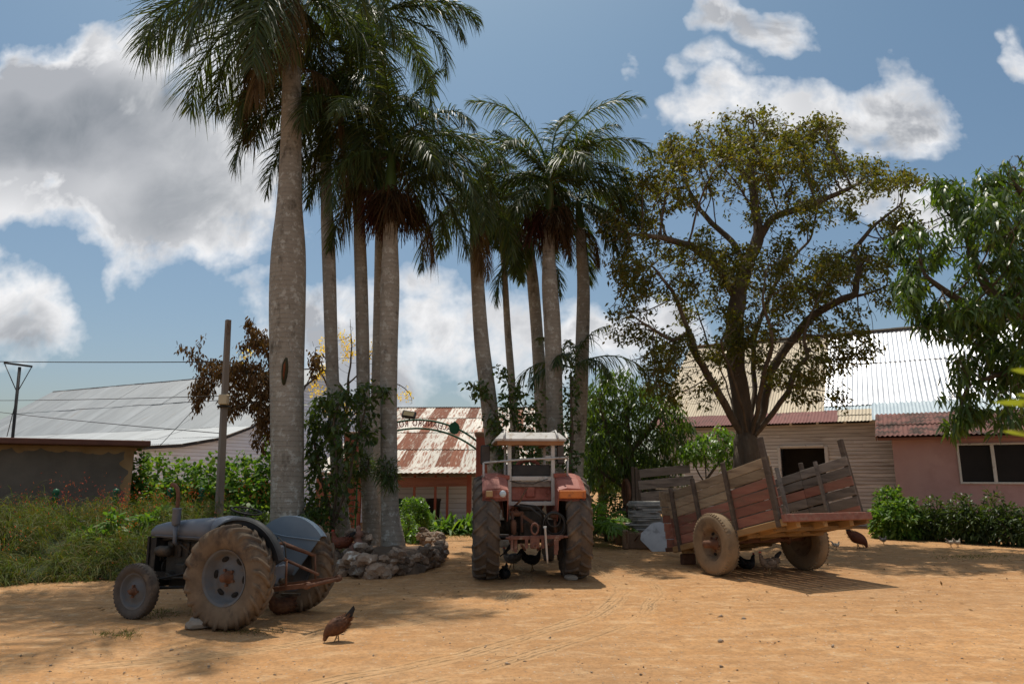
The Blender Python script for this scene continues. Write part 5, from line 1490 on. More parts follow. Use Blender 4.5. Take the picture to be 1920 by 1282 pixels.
def wheel(root, name, loc, R, W, rim, tmat, rmat, side, holes=6, hub=.07, hubl=.1, dish=.0, rot=0.0, hubmat='rusty', bolts=5, **kw):
    """side: +1 outer face towards +y"""
    w = empty(name, loc, 0); w.parent = root; w.rotation_euler = (0, rot, 0)
    tyre_mesh(R, W, rim, **kw).build('tyre', MT[tmat], w)
    m = MB()
    y = side * W * (.05 + dish)
    pr = [(rim * .995, side * W * .36), (rim * .95, side * W * .33), (rim * .90, side * W * .30), (rim * .86, y * .6), (rim * .60, y), (rim * .42, y + side * .03), (rim * .30, y + side * .035), (0.001, y + side * .035)]
    m.lathe(pr, 40, 'Y')
    m.lathe([(rim * .995, -side * W * .36), (rim * .9, -side * W * .3), (rim * .86, y * .6 - side * .02), (.001, y - side * .02)], 40, 'Y')
    for k in range(holes):
        a = 2 * math.pi * k / holes + .3; rr = rim * .66
        mt = Matrix.Translation((rr * math.cos(a), y + side * .004, rr * math.sin(a))) @ Matrix.Rotation(-a, 4, 'Y') @ Matrix.Rotation(-math.pi / 2 if side > 0 else math.pi / 2, 4, 'X')
        m.lathe([(0.0001, .012), (1, .012), (1.0, -.02)], 14, 'Z', mi=1, mat=mt @ Matrix.Diagonal((rim * .085, rim * .15, 1, 1)))
    m.build('rim', [MT[rmat], MT['dark']], w)
    h = MB()
    y2 = y + side * .03
    h.lathe([(hub * 1.5, y2), (hub * 1.4, y2 + side * .02), (hub, y2 + side * .03), (hub * .9, y2 + side * hubl), (hub * .5, y2 + side * (hubl + .015)), (.001, y2 + side * (hubl + .015))], 20, 'Y')
    for k in range(bolts):
        a = 2 * math.pi * k / bolts; rr = hub * 1.75
        h.tube([(rr * math.cos(a), y2, rr * math.sin(a)), (rr * math.cos(a), y2 + side * .035, rr * math.sin(a))], .014 + hub * .06, 6, smooth=False)
    h.build('hub', MT[hubmat], w)
    return w

def loft(m, secs, mi=0, cap=True, smooth=True):
    n = len(secs[0]); vs = [p for s in secs for p in s]; fs = []
    for i in range(len(secs) - 1):
        for k in range(n):
            k2 = (k + 1) % n; fs.append((i * n + k, i * n + k2, (i + 1) * n + k2, (i + 1) * n + k))
    m.add(vs, fs, mi, smooth)
    if cap:
        b = len(m.v) - len(vs)
        m.f.append(tuple(b + k for k in range(n))); m.m.append(mi); m.sm.append(False)
        m.f.append(tuple(b + len(vs) - 1 - k for k in range(n))); m.m.append(mi); m.sm.append(False)
    return m

def fender_shell(m, y0, side, Rf, a0, a1, w, drop=.05, t=.012, n=30, tail=0, zc=.635):
    """inner plate at y0 and a rolled flange over the tyre; angles from +x through up"""
    for off in (0, -t):
        arc = []
        for k in range(n + 1):
            a = math.radians(a0 + (a1 - a0) * k / n)
            r = (Rf + off) * (1 + tail * max(0, (k / n - .62)) ** 1.3)
            arc.append((r * math.cos(a), zc + r * math.sin(a)))
        # plate
        cx = (arc[0][0] + arc[-1][0]) / 2; cz = (arc[0][1] + arc[-1][1]) / 2
        yy = y0 + side * (t if off else 0)
        vs = [(cx, yy, cz), (-.12, yy, .52)] + [(x, yy, z) for x, z in arc]
        m.add(vs, [(0, k + 2, k + 3) for k in range(n)] + [(0, n + 2, 1), (0, 1, 2)], 0, False)
        vs = []
        for x, z in arc:
            r = math.hypot(x, z - zc); ux, uz = x / r, (z - zc) / r
            for f, d in ((0, 0), (.25, -.005), (.6, .0), (1, .02)):
                vs.append((x - ux * d, yy + side * w * f, z - uz * d))
        m.add(vs, [(k * 4 + q, k * 4 + q + 1, k * 4 + 5 + q, k * 4 + 4 + q) for k in range(n) for q in range(3)], 0, True)

def grey_tractor():
    S = .88
    r = empty('tractor', (-3.00, 8.78, 0), math.atan2(.36, -.93), label='old grey blue tractor facing left with big dusty cleated rear tyres and no grille', cat='tractor')
    def bd(m, name, mat, parent=r): return scaled(m, S).build(name, mat if isinstance(mat, list) else MT[mat], parent)
    R1 = .635 * S; W1 = .30 * S
    for sd in (1, -1):
        wheel(r, 'rear_wheel', (0, sd * .66 * S, R1 + .004), R1, W1, R1 * .56, 'tyre_dusty', 'rimgrey', sd, holes=6, hub=.05, hubl=.10, dish=-.12, nl=21, lh=.034, lw=.052, sweep=.30, flip=-1, worn=.45, seed=3 + sd, rot=.2 * sd)
        R2 = .365 * S
        wheel(r, 'front_wheel', (1.66 * S, sd * .60 * S, R2 + .002), R2, .15 * S, R2 * .66, 'tyre_front', 'rimgrey', sd, holes=0, hub=.035, hubl=.06, dish=-.1, fine=40, bolts=4)
    m = MB()
    def sec(x, w, zb, zt, k=1.0):
        pts = []
        for y, z in ((-1, 0), (-1.0, .45), (-.96, .70), (-.80, .88), (-.45, .98), (0, 1.0), (.45, .98), (.80, .88), (.96, .70), (1.0, .45), (1, 0)):
            pts.append((x, y * w, zb + (zt - zb) * z))
        return pts
    loft(m, [sec(.78, .235, 1.03, 1.335), sec(1.0, .23, 1.03, 1.325), sec(1.4, .215, 1.035, 1.295), sec(1.75, .20, 1.045, 1.255), sec(1.90, .19, 1.05, 1.22), sec(1.96, .175, 1.055, 1.17), sec(1.985, .15, 1.07, 1.12)])
    m.tube([(.80, .238, 1.06), (1.4, .220, 1.065), (1.85, .198, 1.07)], .008, 5)
    bd(m, 'bonnet', 'greymetal')
    m = MB()
    loft(m, [sec(.48, .25, .98, 1.30), sec(.52, .265, .94, 1.345), sec(.70, .26, .94, 1.36), sec(.772, .25, .96, 1.345)])
    m.prism([(.56, .7), (.78, .7), (.78, .98), (.50, .98)], -.2, .2)
    bd(m, 'dash_panel', 'greymetal')
    m = MB()
    for y, z in ((.12, 1.22), (.0, 1.24), (-.12, 1.22), (.06, 1.12), (-.08, 1.11)):
        m.lathe([(.045, .475), (.045, .487), (.001, .487)][::-1], 14, 'X', (-.005 * 0, y, z))
    for y, z in ((.262, 1.2), (.262, 1.14)): m.lathe([(.03, y - .01), (.03, y + .004), (.001, y + .004)], 12, 'Y', (.60 + (1.2 - z), 0, z))
    bd(m, 'gauge', 'blackmetal')
    # radiator frame and engine
    m = MB()
    m.box((1.86, 0, .76), (.10, .40, .55)); m.beam((1.93, .2, .47), (1.95, .2, 1.05), .035, .035); m.beam((1.93, -.2, .47), (1.95, -.2, 1.05), .035, .035)
    for k in range(12): m.box((1.925, 0, .50 + k * .045), (.01, .37, .012))
    bd(m, 'radiator', 'blackmetal')
    m = MB()
    m.box((1.25, 0, .76), (.86, .26, .46), bev=.02); m.box((1.22, 0, 1.0), (.74, .20, .06), bev=.01); m.box((1.25, 0, .42), (.74, .24, .16), bev=.03)
    for k in range(5): m.box((.95 + k * .15, .14, .88), (.05, .05, .2), bev=.008)
    m.lathe([(0.001, 1.50), (.07, 1.50), (.075, 1.53), (.075, 1.70), (.06, 1.72), (.001, 1.72)], 18, 'X', (0, .23, .86))
    m.lathe([(.05, 1.72), (.06, 1.725), (.06, 1.745), (.001, 1.745)], 18, 'X', (0, .23, .86))
    m.tube([(1.74, .0, .62), (1.77, .0, .62)], .12, 20); m.box((1.3, .18, .62), (.18, .10, .16), bev=.02); m.blob((1.12, .20, .70), (.07, .05, .09), 2, .2); m.tube([(1.0, .18, .55), (1.1, .24, .52), (1.4, .22, .50), (1.6, .18, .56)], .018, 6)
    m.tube([(1.5, .17, .98), (1.3, .22, .95), (1.1, .2, .82)], .012, 5); m.tube([(1.8, .1, 1.0), (1.6, .12, 1.03), (1.4, .1, .97)], .025, 8)
    m.tube([(1.7, .2, .72), (1.72, .21, .92), (1.72, .12, .70)], .012, 5)
    m.lathe([(.001, .56), (.045, .56), (.05, .58), (.05, .74), (.001, .75)], 12, 'Z', (.98, .22, 0))
    bd(m, 'engine', 'engine')
    m = MB()
    for sd in (1, -1):
        m.beam((.65, sd * .17, .55), (1.95, sd * .19, .52), .03, .09); m.beam((1.94, sd * .19, .5), (1.94, sd * .19, .36), .05, .05)
    m.beam((.9, .205, .50), (1.93, .205, .47), .02, .03)
    bd(m, 'side_rail', 'blackmetal')
    m = MB()
    m.beam((1.72, -.52, .40), (1.72, .52, .40), .07, .09, bev=.01)
    for sd in (1, -1):
        m.beam((1.70, sd * .47, .30), (1.70, sd * .47, .52), .06, .06); m.tube([(1.67, sd * .47, .36), (1.66, sd * .58, .36)], .03, 8); m.tube([(1.60, sd * .46, .47), (.8, sd * .30, .66)], .014, 6); m.tube([(1.72, sd * .5, .38), (.95, sd * .16, .40)], .022, 6)
    bd(m, 'front_axle', 'blackmetal')
    m = MB()
    m.box((.33, 0, .62), (.75, .30, .36), bev=.04); m.box((-.02, 0, .66), (.34, .38, .46), bev=.05); m.box((.0, 0, .92), (.40, .30, .10), bev=.02); m.box((.62, 0, .68), (.2, .36, .42), bev=.02)
    for sd in (1, -1): m.lathe([(.15, .16), (.12, .2), (.09, .26), (.085, .44), (.13, .47), (.13, .52)], 18, 'Y', (0, 0, R1 / S), mat=Matrix.Diagonal((1, sd, 1, 1)))
    m.box((-.22, .0, .60), (.10, .22, .26), bev=.02)
    bd(m, 'transmission', 'greymetal')
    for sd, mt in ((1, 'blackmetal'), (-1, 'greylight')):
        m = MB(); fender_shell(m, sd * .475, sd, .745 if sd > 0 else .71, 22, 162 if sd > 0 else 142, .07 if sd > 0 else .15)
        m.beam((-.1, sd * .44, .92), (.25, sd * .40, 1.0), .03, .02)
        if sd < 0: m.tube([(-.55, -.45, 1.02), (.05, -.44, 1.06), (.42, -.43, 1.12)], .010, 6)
        bd(m, 'fender', [pm('near_fender_shaded', (.02, .022, .025), (.04, .04, .04), 4, .6)] if sd > 0 else mt)  # near fender gets a darker colour, its shade painted in
    m = MB()
    m.tube([(1.40, .215, .95), (1.40, .262, 1.0), (1.40, .265, 1.22)], .028, 10); bd(m, 'exhaust_pipe', 'greymetal')
    m = MB(); m.lathe([(.001, 1.22), (.045, 1.225), (.06, 1.25), (.058, 1.44), (.064, 1.45), (.064, 1.465), (.001, 1.47)], 16, 'Z', (1.40, .265, 0)); bd(m, 'muffler', 'greymetal')
    m = MB(); m.tube([(1.40, .265, 1.46), (1.40, .265, 1.56), (1.405, .265, 1.66), (1.43, .265, 1.735), (1.475, .265, 1.78), (1.54, .265, 1.80)], [.026, .026, .027, .029, .031, .033], 10, cap=False); bd(m, 'exhaust_tip', 'rusty')
    # steering wheel
    m = MB(); c = V((.38, 0, 1.43)); tl = Matrix.Translation(c) @ Matrix.Rotation(math.radians(-14), 4, 'Y')
    m.tube([tl @ V((.205 * math.cos(a), .205 * math.sin(a), 0)) for a in [2 * math.pi * k / 36 for k in range(37)]], .013, 7, cap=False)
    for k in range(3):
        a = 2.1 * k; m.tube([tl @ V((0, 0, -.03)), tl @ V((.2 * math.cos(a), .2 * math.sin(a), 0))], .007, 5)
    m.tube([c - V((0, 0, .03)), (.60, 0, 1.1)], .018, 8); m.lathe([(.001, .0), (.03, -.01), (.035, -.04)], 12, 'Z', c)
    bd(m, 'steering_wheel', 'blackmetal')
    # three point linkage
    m = MB()
    for sd in (1, -1):
        m.beam((-.02, sd * .26, .40), (-.95, sd * .33, .54), .022, .06, bev=.006)
        m.tube([(-.10, sd * .22, .98), (-.60, sd * .30, .83)], [.035, .022], 8); m.tube([(-.60, sd * .30, .83), (-.62, sd * .31, .50)], .014, 6)
        m.lathe([(.03, -.03), (.045, -.03), (.045, .03), (.03, .03)], 12, 'Y', (-.97, sd * .33, .54), closed=True)
    m.tube([(-.12, .0, .86), (-1.02, .18, .66)], [.022, .018], 8); m.tube([(-1.0, -.36, .54), (-1.0, .40, .54)], .026, 8)
    m.tube([(-.10, -.26, .98), (-.10, .26, .98)], .03, 8)
    bd(m, 'lift_linkage', 'rusty')
    m = MB()
    m.tube([(-.2, .08, .98), (-.28, .10, 1.10), (-.40, .1, 1.0), (-.46, .12, .72)], .009, 5); m.box((-.25, .10, .42), (.14, .1, .12), bev=.02); m.tube([(-.2, 0, .52), (-.34, 0, .52)], .035, 10); m.blob((-.3, .2, .38), (.05, .05, .05), 1, .3); m.beam((-.2, -.14, .32), (-.5, -.14, .33), .05, .03)
    m.tube([(-.18, .12, .86), (-.3, .2, .7), (-.22, .18, .5)], .012, 5)
    bd(m, 'drawbar', 'engine')
    return r
grey_tractor()

def red_tractor():
    r = empty('tractor', (.30, 12.25, 0), math.pi / 2 + math.atan(.07), label='red tractor seen from behind with pale canopy and tall chevron tyres', cat='tractor')
    def bd(m, name, mat, parent=r): return m.build(name, mat if isinstance(mat, list) else MT[mat], parent)
    R1, W1 = .83, .41
    for sd, yy in ((1, .755), (-1, .755)):
        wheel(r, 'rear_wheel', (0, sd * yy, R1 + .004), R1, W1, R1 * .58, 'tyre_dark', 'rimgrey', sd, holes=0, hub=.09, hubl=.12, dish=-.3, nl=20, lh=.036, lw=.056, sweep=.26, flip=1, worn=.08, seed=8, rot=.05 * sd)
        wheel(r, 'front_wheel', (2.3, sd * .60, .372), .37, .19, .21, 'tyre_dark', 'redtractor', sd, holes=0, hub=.05, hubl=.07, dish=-.1, fine=36)
    # canopy
    m = MB()
    def ring(x0, x1, w, z): return [(x0, -w, z), (x1, -w, z), (x1, w, z), (x0, w, z)]
    loft(m, [ring(-.32, 1.15, .61, 2.27), ring(-.32, 1.15, .61, 2.305), ring(-.22, 1.05, .50, 2.41), ring(-.10, .95, .44, 2.425)], smooth=False)
    for y in (-.45, .45): m.tube([(-.36, y * 1.05, 2.28), (-.30, y, 2.38), (-.2, y * .98, 2.45), (.9, y * .98, 2.46)], .016, 6)
    bd(m, 'canopy', 'canopy')
    m = MB(); m.box((.41, 0, 2.255), (1.40, 1.16, .022)); m.box((-.29, 0, 2.235), (.03, 1.14, .07)); m.beam((-.26, -.3, 2.22), (1.0, -.3, 2.22), .05, .05); m.beam((-.26, .3, 2.22), (1.0, .3, 2.22), .05, .05); bd(m, 'canopy_lining', 'canopyunder')
    m = MB()
    for y in (.36, -.385):
        for x, zb, w in ((-.22, 1.2, .065), (1.0, 1.3, .045)):
            q = MB(); q.beam((x, y, zb), (x, y, 2.25), w, w, bev=.008); bd(q, 'roof_post', 'canopy')
    m.box((-.22, -.012, 1.64), (.05, .68, .075), bev=.008); m.box((-.22, -.012, 1.225), (.055, .80, .07), bev=.008); m.beam((-.23, -.42, 1.2), (-.23, -.42, 1.62), .05, .07)
    m.box((-.24, -.30, 1.98), (.02, .09, .09), bev=.005)
    bd(m, 'frame', 'canopy')
    m = MB()
    a = (-.26, .80, 1.90); b = (-.26, -.64, 1.99)
    m.tube([a, (-.26, .1, 1.96), b], .019, 8); m.tube([(-.26, .80, 1.90), (-.2, .80, 1.50)], .018, 8); m.tube([b, (-.2, -.63, 1.55)], .018, 8)
    bd(m, 'grab_rail', 'canopy')
    m = MB(); m.box((-.17, -.012, 1.775), (.07, .66, .19), bev=.015); bd(m, 'seat_back', [pm('cracked_black_panel', (.02, .02, .021), (.04, .038, .036), 8, .6, bump=.3)])
    m = MB(); m.tube([(.25 + .0 * k, .19 * math.cos(math.pi * k / 12), 1.84 + .12 * math.sin(math.pi * k / 12)) for k in range(13)], .035, 8); bd(m, 'driver_seat', 'brickred')
    m = MB(); m.box((-.2, -.012, 1.545), (.03, .68, .09), bev=.004); bd(m, 'plank', 'plank_grey')
    m = MB(); m.box((-.12, -.02, 1.40), (.10, .70, .26), bev=.015); m.box((-.18, .0, 1.42), (.05, .17, .19), bev=.02)
    m.lathe([(.03, -.185), (.05, -.185), (.05, -.17), (.03, -.17)], 14, 'X', (0, -.30, 1.43), closed=True)
    m.box((.7, 0, 1.25), (1.5, .5, .3), bev=.05); bd(m, 'rear_body', 'redtractor')
    # rear fenders
    for sd in (1, -1):
        y0, y1 = sd * .42, sd * .83
        if sd < 0: y0, y1 = -.42, -.86
        prof = [(-.70, 1.36), (-.70, 1.46), (-.45, 1.60), (-.1, 1.70), (.3, 1.71), (.65, 1.60), (.90, 1.38), (1.0, 1.12)]
        m = MB(); secs = []
        for x, z in prof:
            k = .03
            secs.append([(x, y0, z - .05 + .0), (x, y0, z), (x, y0 + (y1 - y0) * .3, z + k), (x, y0 + (y1 - y0) * .8, z + k * .6), (x, y1, z - .02), (x, y1, z - .05), (x + .0, y0 + (y1 - y0) * .5, z - .06)])
        secs = [[(p[0], p[1], p[2] - (.02 if i == 0 else 0)) for p in s_] for i, s_ in enumerate(secs)]
        loft(m, secs, smooth=False)
        # inner plate down to the axle
        pl = [(x, z - .02) for x, z in prof]
        m.prism([(-.5, .95)] + pl + [(.9, .95)], y0, y0 - sd * .015)
        if sd > 0: m.box((-.72, .62, 1.395), (.02, .34, .13), bev=.005)
        f = bd(m, 'fender', 'redtractor')
        l = MB()
        if sd < 0:
            l.box((-.735, -.64, 1.39), (.03, .44, .13), bev=.012); bd(l, 'tail_lamp', 'orangepaint', f)
        else:
            l.box((-.735, .72, 1.40), (.03, .11, .10), bev=.01); bd(l, 'tail_lamp', [pm('amber_lens', (.35, .22, .1), (.45, .3, .15), 5, .4)], f)
            l = MB(); l.lathe([(.001, -.748), (.048, -.745), (.055, -.73), (.055, -.71)], 14, 'X', (0, .50, 1.40)); bd(l, 'reflector', [pm('white_lens', (.5, .58, .62), (.6, .66, .7), 5, .3)], f)
    m = MB()
    m.box((-.27, .47, 1.66), (.05, .22, .075), bev=.01); bd(m, 'marker_lamp', 'brickred')
    m = MB(); m.box((-.27, -.50, 1.69), (.05, .22, .075), bev=.01); bd(m, 'marker_lamp', 'brickred')
    # mirrors
    for (y, z, s_) in ((.76, 2.05, 1), (-.58, 2.06, .8)):
        m = MB(); mt = Matrix.Translation((.25, y, z)) @ Matrix.Rotation(.2, 4, 'Z')
        m.box((0, 0, 0), (.05, .17 * s_, .34), 0, mt, .025); m.tube([(.27, y, z + .1), (.5, y * .9, z + .15), (1.0, y * .8, z + .1)], .011, 5); mo = bd(m, 'mirror', 'hose')
        m = MB(); m.box((-.027, 0, 0), (.004, .14 * s_, .29), 0, mt); bd(m, 'mirror_glass', [pm('dull_mirror', (.05, .045, .04), (.10, .08, .07), 3, .3, .3)], mo)
    # bonnet, engine and belly beyond the driver
    m = MB(); m.box((2.0, 0, 1.22), (1.7, .50, .42), bev=.06); m.box((2.86, 0, 1.1), (.06, .44, .6), bev=.02); bd(m, 'bonnet', 'redtractor')
    m = MB(); m.box((1.9, 0, .82), (1.5, .36, .42), bev=.04); m.box((.75, 0, .80), (1.2, .40, .42), bev=.05); m.box((1.7, 0, .52), (.9, .3, .18), bev=.03); m.tube([(1.4, .3, 1.0), (1.4, .3, 1.9)], .035, 8); bd(m, 'engine', 'engine')
    m = MB(); m.beam((2.3, -.55, .46), (2.3, .55, .46), .09, .09); bd(m, 'front_axle', 'rusty')
    m = MB(); m.beam((.4, .3, .62), (.4, .62, .62), .25, .03); m.beam((.4, -.3, .62), (.4, -.62, .62), .25, .03); m.tube([(.35, .5, .62), (.2, .58, .42)], .015, 5); bd(m, 'step', 'blackmetal')
    # rear axle and gearbox
    m = MB(); m.box((.05, 0, .86), (.5, .46, .56), bev=.05); m.box((-.02, 0, 1.16), (.4, .40, .12), bev=.03)
    for sd in (1, -1): m.lathe([(.20, .2), (.16, .26), (.12, .34), (.11, .60), (.16, .63)], 20, 'Y', (0, 0, R1), mat=Matrix.Diagonal((1, sd, 1, 1)))
    m.box((-.22, 0, .78), (.06, .28, .30), bev=.02); m.tube([(-.24, 0, .70), (-.36, 0, .70)], .03, 10)
    for y in (-.15, .15):
        for z in (.66, .9): m.tube([(-.24, y, z), (-.27, y, z)], .016, 6)
    m.box((-.2, .28, .62), (.1, .12, .3), bev=.01); m.box((-.2, -.24, .55), (.08, .1, .3), bev=.01)
    bd(m, 'rear_axle', 'engine')
    m = MB(); D = -.85
    m.beam((D, -.46, .735), (D, .39, .72), .035, .055, bev=.006); m.tube([(D, .39, .72), (D, .46, .72)], .018, 8); m.tube([(D, -.46, .735), (D, -.53, .735)], .018, 8)
    m.box((D - .02, .0, .66), (.05, .15, .20), bev=.015); m.box((D, -.13, .64), (.03, .05, .16)); m.box((D, .13, .64), (.03, .05, .16))
    m.tube([V((D - .03, .0 + .055 * math.cos(a), .86 + .085 * math.sin(a))) for a in [2 * math.pi * k / 20 for k in range(21)]], .015, 7, cap=False)
    m.lathe([(.02, -.03), (.04, -.03), (.04, .03), (.02, .03)], 12, 'X', (D - .03, .0, .60), closed=True)
    for sd in (1, -1):
        m.beam((-.1, sd * .30, .52), (D, sd * .40, .72), .03, .07); m.beam((D + .03, sd * .22, .62), (-.3, sd * .10, .48), .025, .03)
        m.box((D + .01, sd * .36, .64), (.035, .045, .24), bev=.008)
    m.beam((D + .05, .30, .5), (D + .05, .30, .70), .05, .05); m.beam((D + .02, -.34, .46), (D + .02, -.34, .7), .06, .05)
    bd(m, 'linkage', [pm('dusty_red_iron', (.13, .055, .04), (.22, .11, .08), 9, .85, .1, .6, c3=(.30, .22, .17), c3s=5, c3lo=.55)])
    m = MB()
    m.tube([(-.45, .33, 1.08), (-.50, .31, .80)], [.02, .02], 8); m.lathe([(.02, .80), (.045, .84), (.05, .98), (.03, 1.04)], 12, 'Z', (-.5, .31, -.06)); m.tube([(-.45, .17, 1.06), (-.50, .17, .78)], .022, 8)
    m.box((-.42, .25, 1.07), (.08, .24, .08), bev=.02); m.box((-.42, -.38, 1.05), (.12, .14, .14), bev=.03)
    m.tube([(-.42, -.38, 1.02), (-.5, -.39, .75)], .028, 8)
    m.tube([(-.4, .36, 1.12), (-.5, .20, 1.28), (-.52, .10, 1.47)], .018, 6); m.lathe([(.015, -.53), (.03, -.53), (.03, -.51), (.015, -.51)], 10, 'X', (0, .10, 1.48), closed=True)
    m.beam((-.4, .28, 1.12), (-.55, -.12, .86), .05, .05)
    bd(m, 'lift_arm', 'rusty')
    m = MB(); m.tube([(-.93, -.155, .90), (-.93, -.16, .86), (-.91, -.19, .42), (-.90, -.20, .33)], [.03, .018, .017, .010], 8); bd(m, 'lever', 'canopy')
    m = MB()
    for k, (rr, cy, cz) in enumerate(((.17, -.34, .93), (.15, -.35, .92), (.19, -.35, .90), (.105, -.33, .99), (.175, -.33, .91))):
        m.tube([V((-.62 - .025 * k, cy + rr * math.cos(a), cz + rr * 1.05 * math.sin(a))) for a in [2 * math.pi * j / 28 for j in range(29)]], .011, 6, cap=False)
    m.tube([(-.5, .3, 1.2), (-.6, .05, 1.18), (-.62, -.12, 1.05), (-.6, -.18, .9)], .02, 7); m.tube([(-.4, .2, 1.22), (-.6, -.05, 1.2), (-.6, -.22, 1.05), (-.45, -.2, .8)], .013, 6)
    m.tube([(-.3, .42, 1.25), (-.4, .38, .95), (-.3, .36, .7)], .012, 5); m.tube([(-.3, .46, 1.3), (-.36, .45, 1.0), (-.2, .42, .75)], .010, 5)
    m.tube([(-.25, .36, 1.6), (-.27, .2, 1.56), (-.26, -.05, 1.55), (-.26, -.30, 1.64)], .006, 4)
    bd(m, 'hydraulic_hose', 'hose')
    m = MB(); m.beam((-.35, .3, .55), (-.3, .52, .38), .05, .02); m.beam((-.35, .34, .58), (-.5, .46, .44), .04, .02); bd(m, 'bracket', 'blackmetal')
red_tractor()

# ---------------------------------------------------------------- wooden cart
def cart():
    r = empty('cart', (4.45, 12.85, 0), math.atan2(.93, -.36), label='two wheeled wooden slat sided cart tipped up at the rear, red and tan planks', cat='cart')
    for sd in (1, -1):
        wheel(r, 'wheel', (0, sd * .98, .524), .52, .24, .27, 'tyre_cart', 'rimcart', sd, holes=5, hub=.07, hubl=.22, dish=-.15, fine=52, rot=.4)
    T = Matrix.Translation((0, 0, .64)) @ Matrix.Rotation(math.radians(13), 4, 'Y')
    x0, x1, hw = -1.62, 1.50, .855
    rs = random.Random(5)
    m = MB()
    for k in range(9):
        y = -hw + .05 + (2 * hw - .1) / 9 * (k + .5); m.box(((x0 + x1) / 2, y, .03), (x1 - x0 - .04, (2 * hw - .1) / 9 - .012, .035), 0, T, .004)
    m.build('floor', MT['plank_ochre'], r)
    m = MB()
    for y in (-.55, .0, .55): m.box(((x0 + x1) / 2, y, -.045), (x1 - x0 - .1, .09, .11), 0, T, .008)
    for x in (-1.3, -.65, .05, .7, 1.3): m.box((x, 0, -.11 + (.02 if x else 0)), (.08, 1.6, .06), 0, T, .006)
    for y in (-hw, hw): m.box(((x0 + x1) / 2, y * .995, -.02), (x1 - x0, .07, .11), 0, T, .008)
    m.build('chassis', MT['plank_ochre'], r)
    m = MB(); m.beam((0, -.95, .56), (0, .95, .56), .09, .09, bev=.01); m.box((0, .45, .61), (.5, .06, .08), bev=.01); m.box((0, -.45, .61), (.5, .06, .08), bev=.01)
    for y in (-.62, .62): m.blob((0, y, .54), (.07, .06, .09), 1, .2)
    m.build('axle', MT['rusty'], r)
    m = MB(); m.box((x0 - .03, 0, .035), (.07, 2 * hw + .10, .12), 0, T, .008); m.build('rear_beam', [plank('worn_red_beam', (.17, .065, .048), (.26, .12, .085), (.22, .16, .12))], r)
    for sd in (1, -1):
        p = MB(); xs = [x0 + .05, -.45, .5, x1 - .02]
        for k in range(6):
            z = .135 + k * .168
            for i in range(3):
                a, b = xs[i], xs[i + 1]
                dz0 = rs.uniform(-.010, .010); dz1 = rs.uniform(-.010, .010)
                red = (k < 3) if sd > 0 else (k == 3 or k == 0)
                if sd > 0 and k == 3 and i == 0: red = True
                q0 = T @ V((a + .006, sd * (hw - .035), z + dz0)); q1 = T @ V((b - .006, sd * (hw - .035), z + dz1))
                p.beam(q0, q1, .024, .149 + rs.uniform(-.006, .006), 1 if red else 0, up=T.to_3x3() @ V((0, 0, 1)), bev=.003)
        p.build('side_panel', [MT['plank_tan'] if sd > 0 else MT['plank_grey'], MT['plank_red']], r)
        for x, t, w in ((-1.50, 1.36, .10), (-.45, 1.20, .075), (.50, 1.14, .075), (1.27, 1.12, .075)):
            m = MB(); ln = rs.uniform(-.02, .02)
            m.beam(T @ V((x, sd * (hw + .012), -.08)), T @ V((x + ln, sd * (hw + .012), t)), w, .062, 0, up=(0, sd, 0), bev=.008)
            m.build('stake', MT['plank_dark'], r)
    m = MB()
    for k in range(7): m.beam(T @ V((x1 + .02, -hw, .10 + k * .155)), T @ V((x1 + .02, hw + .12, .10 + k * .155 + rs.uniform(-.008, .008))), .026, .146, 1 if k < 4 else 0, bev=.003)
    m.beam(T @ V((x1 + .03, -hw, 1.16)), T @ V((x1 + .03, hw + .14, 1.16)), .10, .03)
    m.build('front_panel', [MT['plank_tan'], MT['plank_red']], r)
    m = MB()
    # inner brace leaning in the box
    m.beam(T @ V((-.2, -.55, .1)), T @ V((-.1, -.62, 1.20)), .06, .05); m.beam(T @ V((-.9, -.78, .1)), T @ V((-.9, -.78, 1.12)), .05, .05)
    m.build('brace', MT['plank_grey'], r)
    m = MB(); m.beam((1.1, 0, .42), (3.0, 0, .10), .09, .09, bev=.01); m.beam((1.2, .5, .38), (2.4, .06, .22), .06, .07); m.beam((1.2, -.5, .38), (2.4, -.06, .22), .06, .07); m.box((1.45, .55, .10), (.12, .3, .2), bev=.02)
    m.build('drawbar', MT['rusty'], r)
cart()

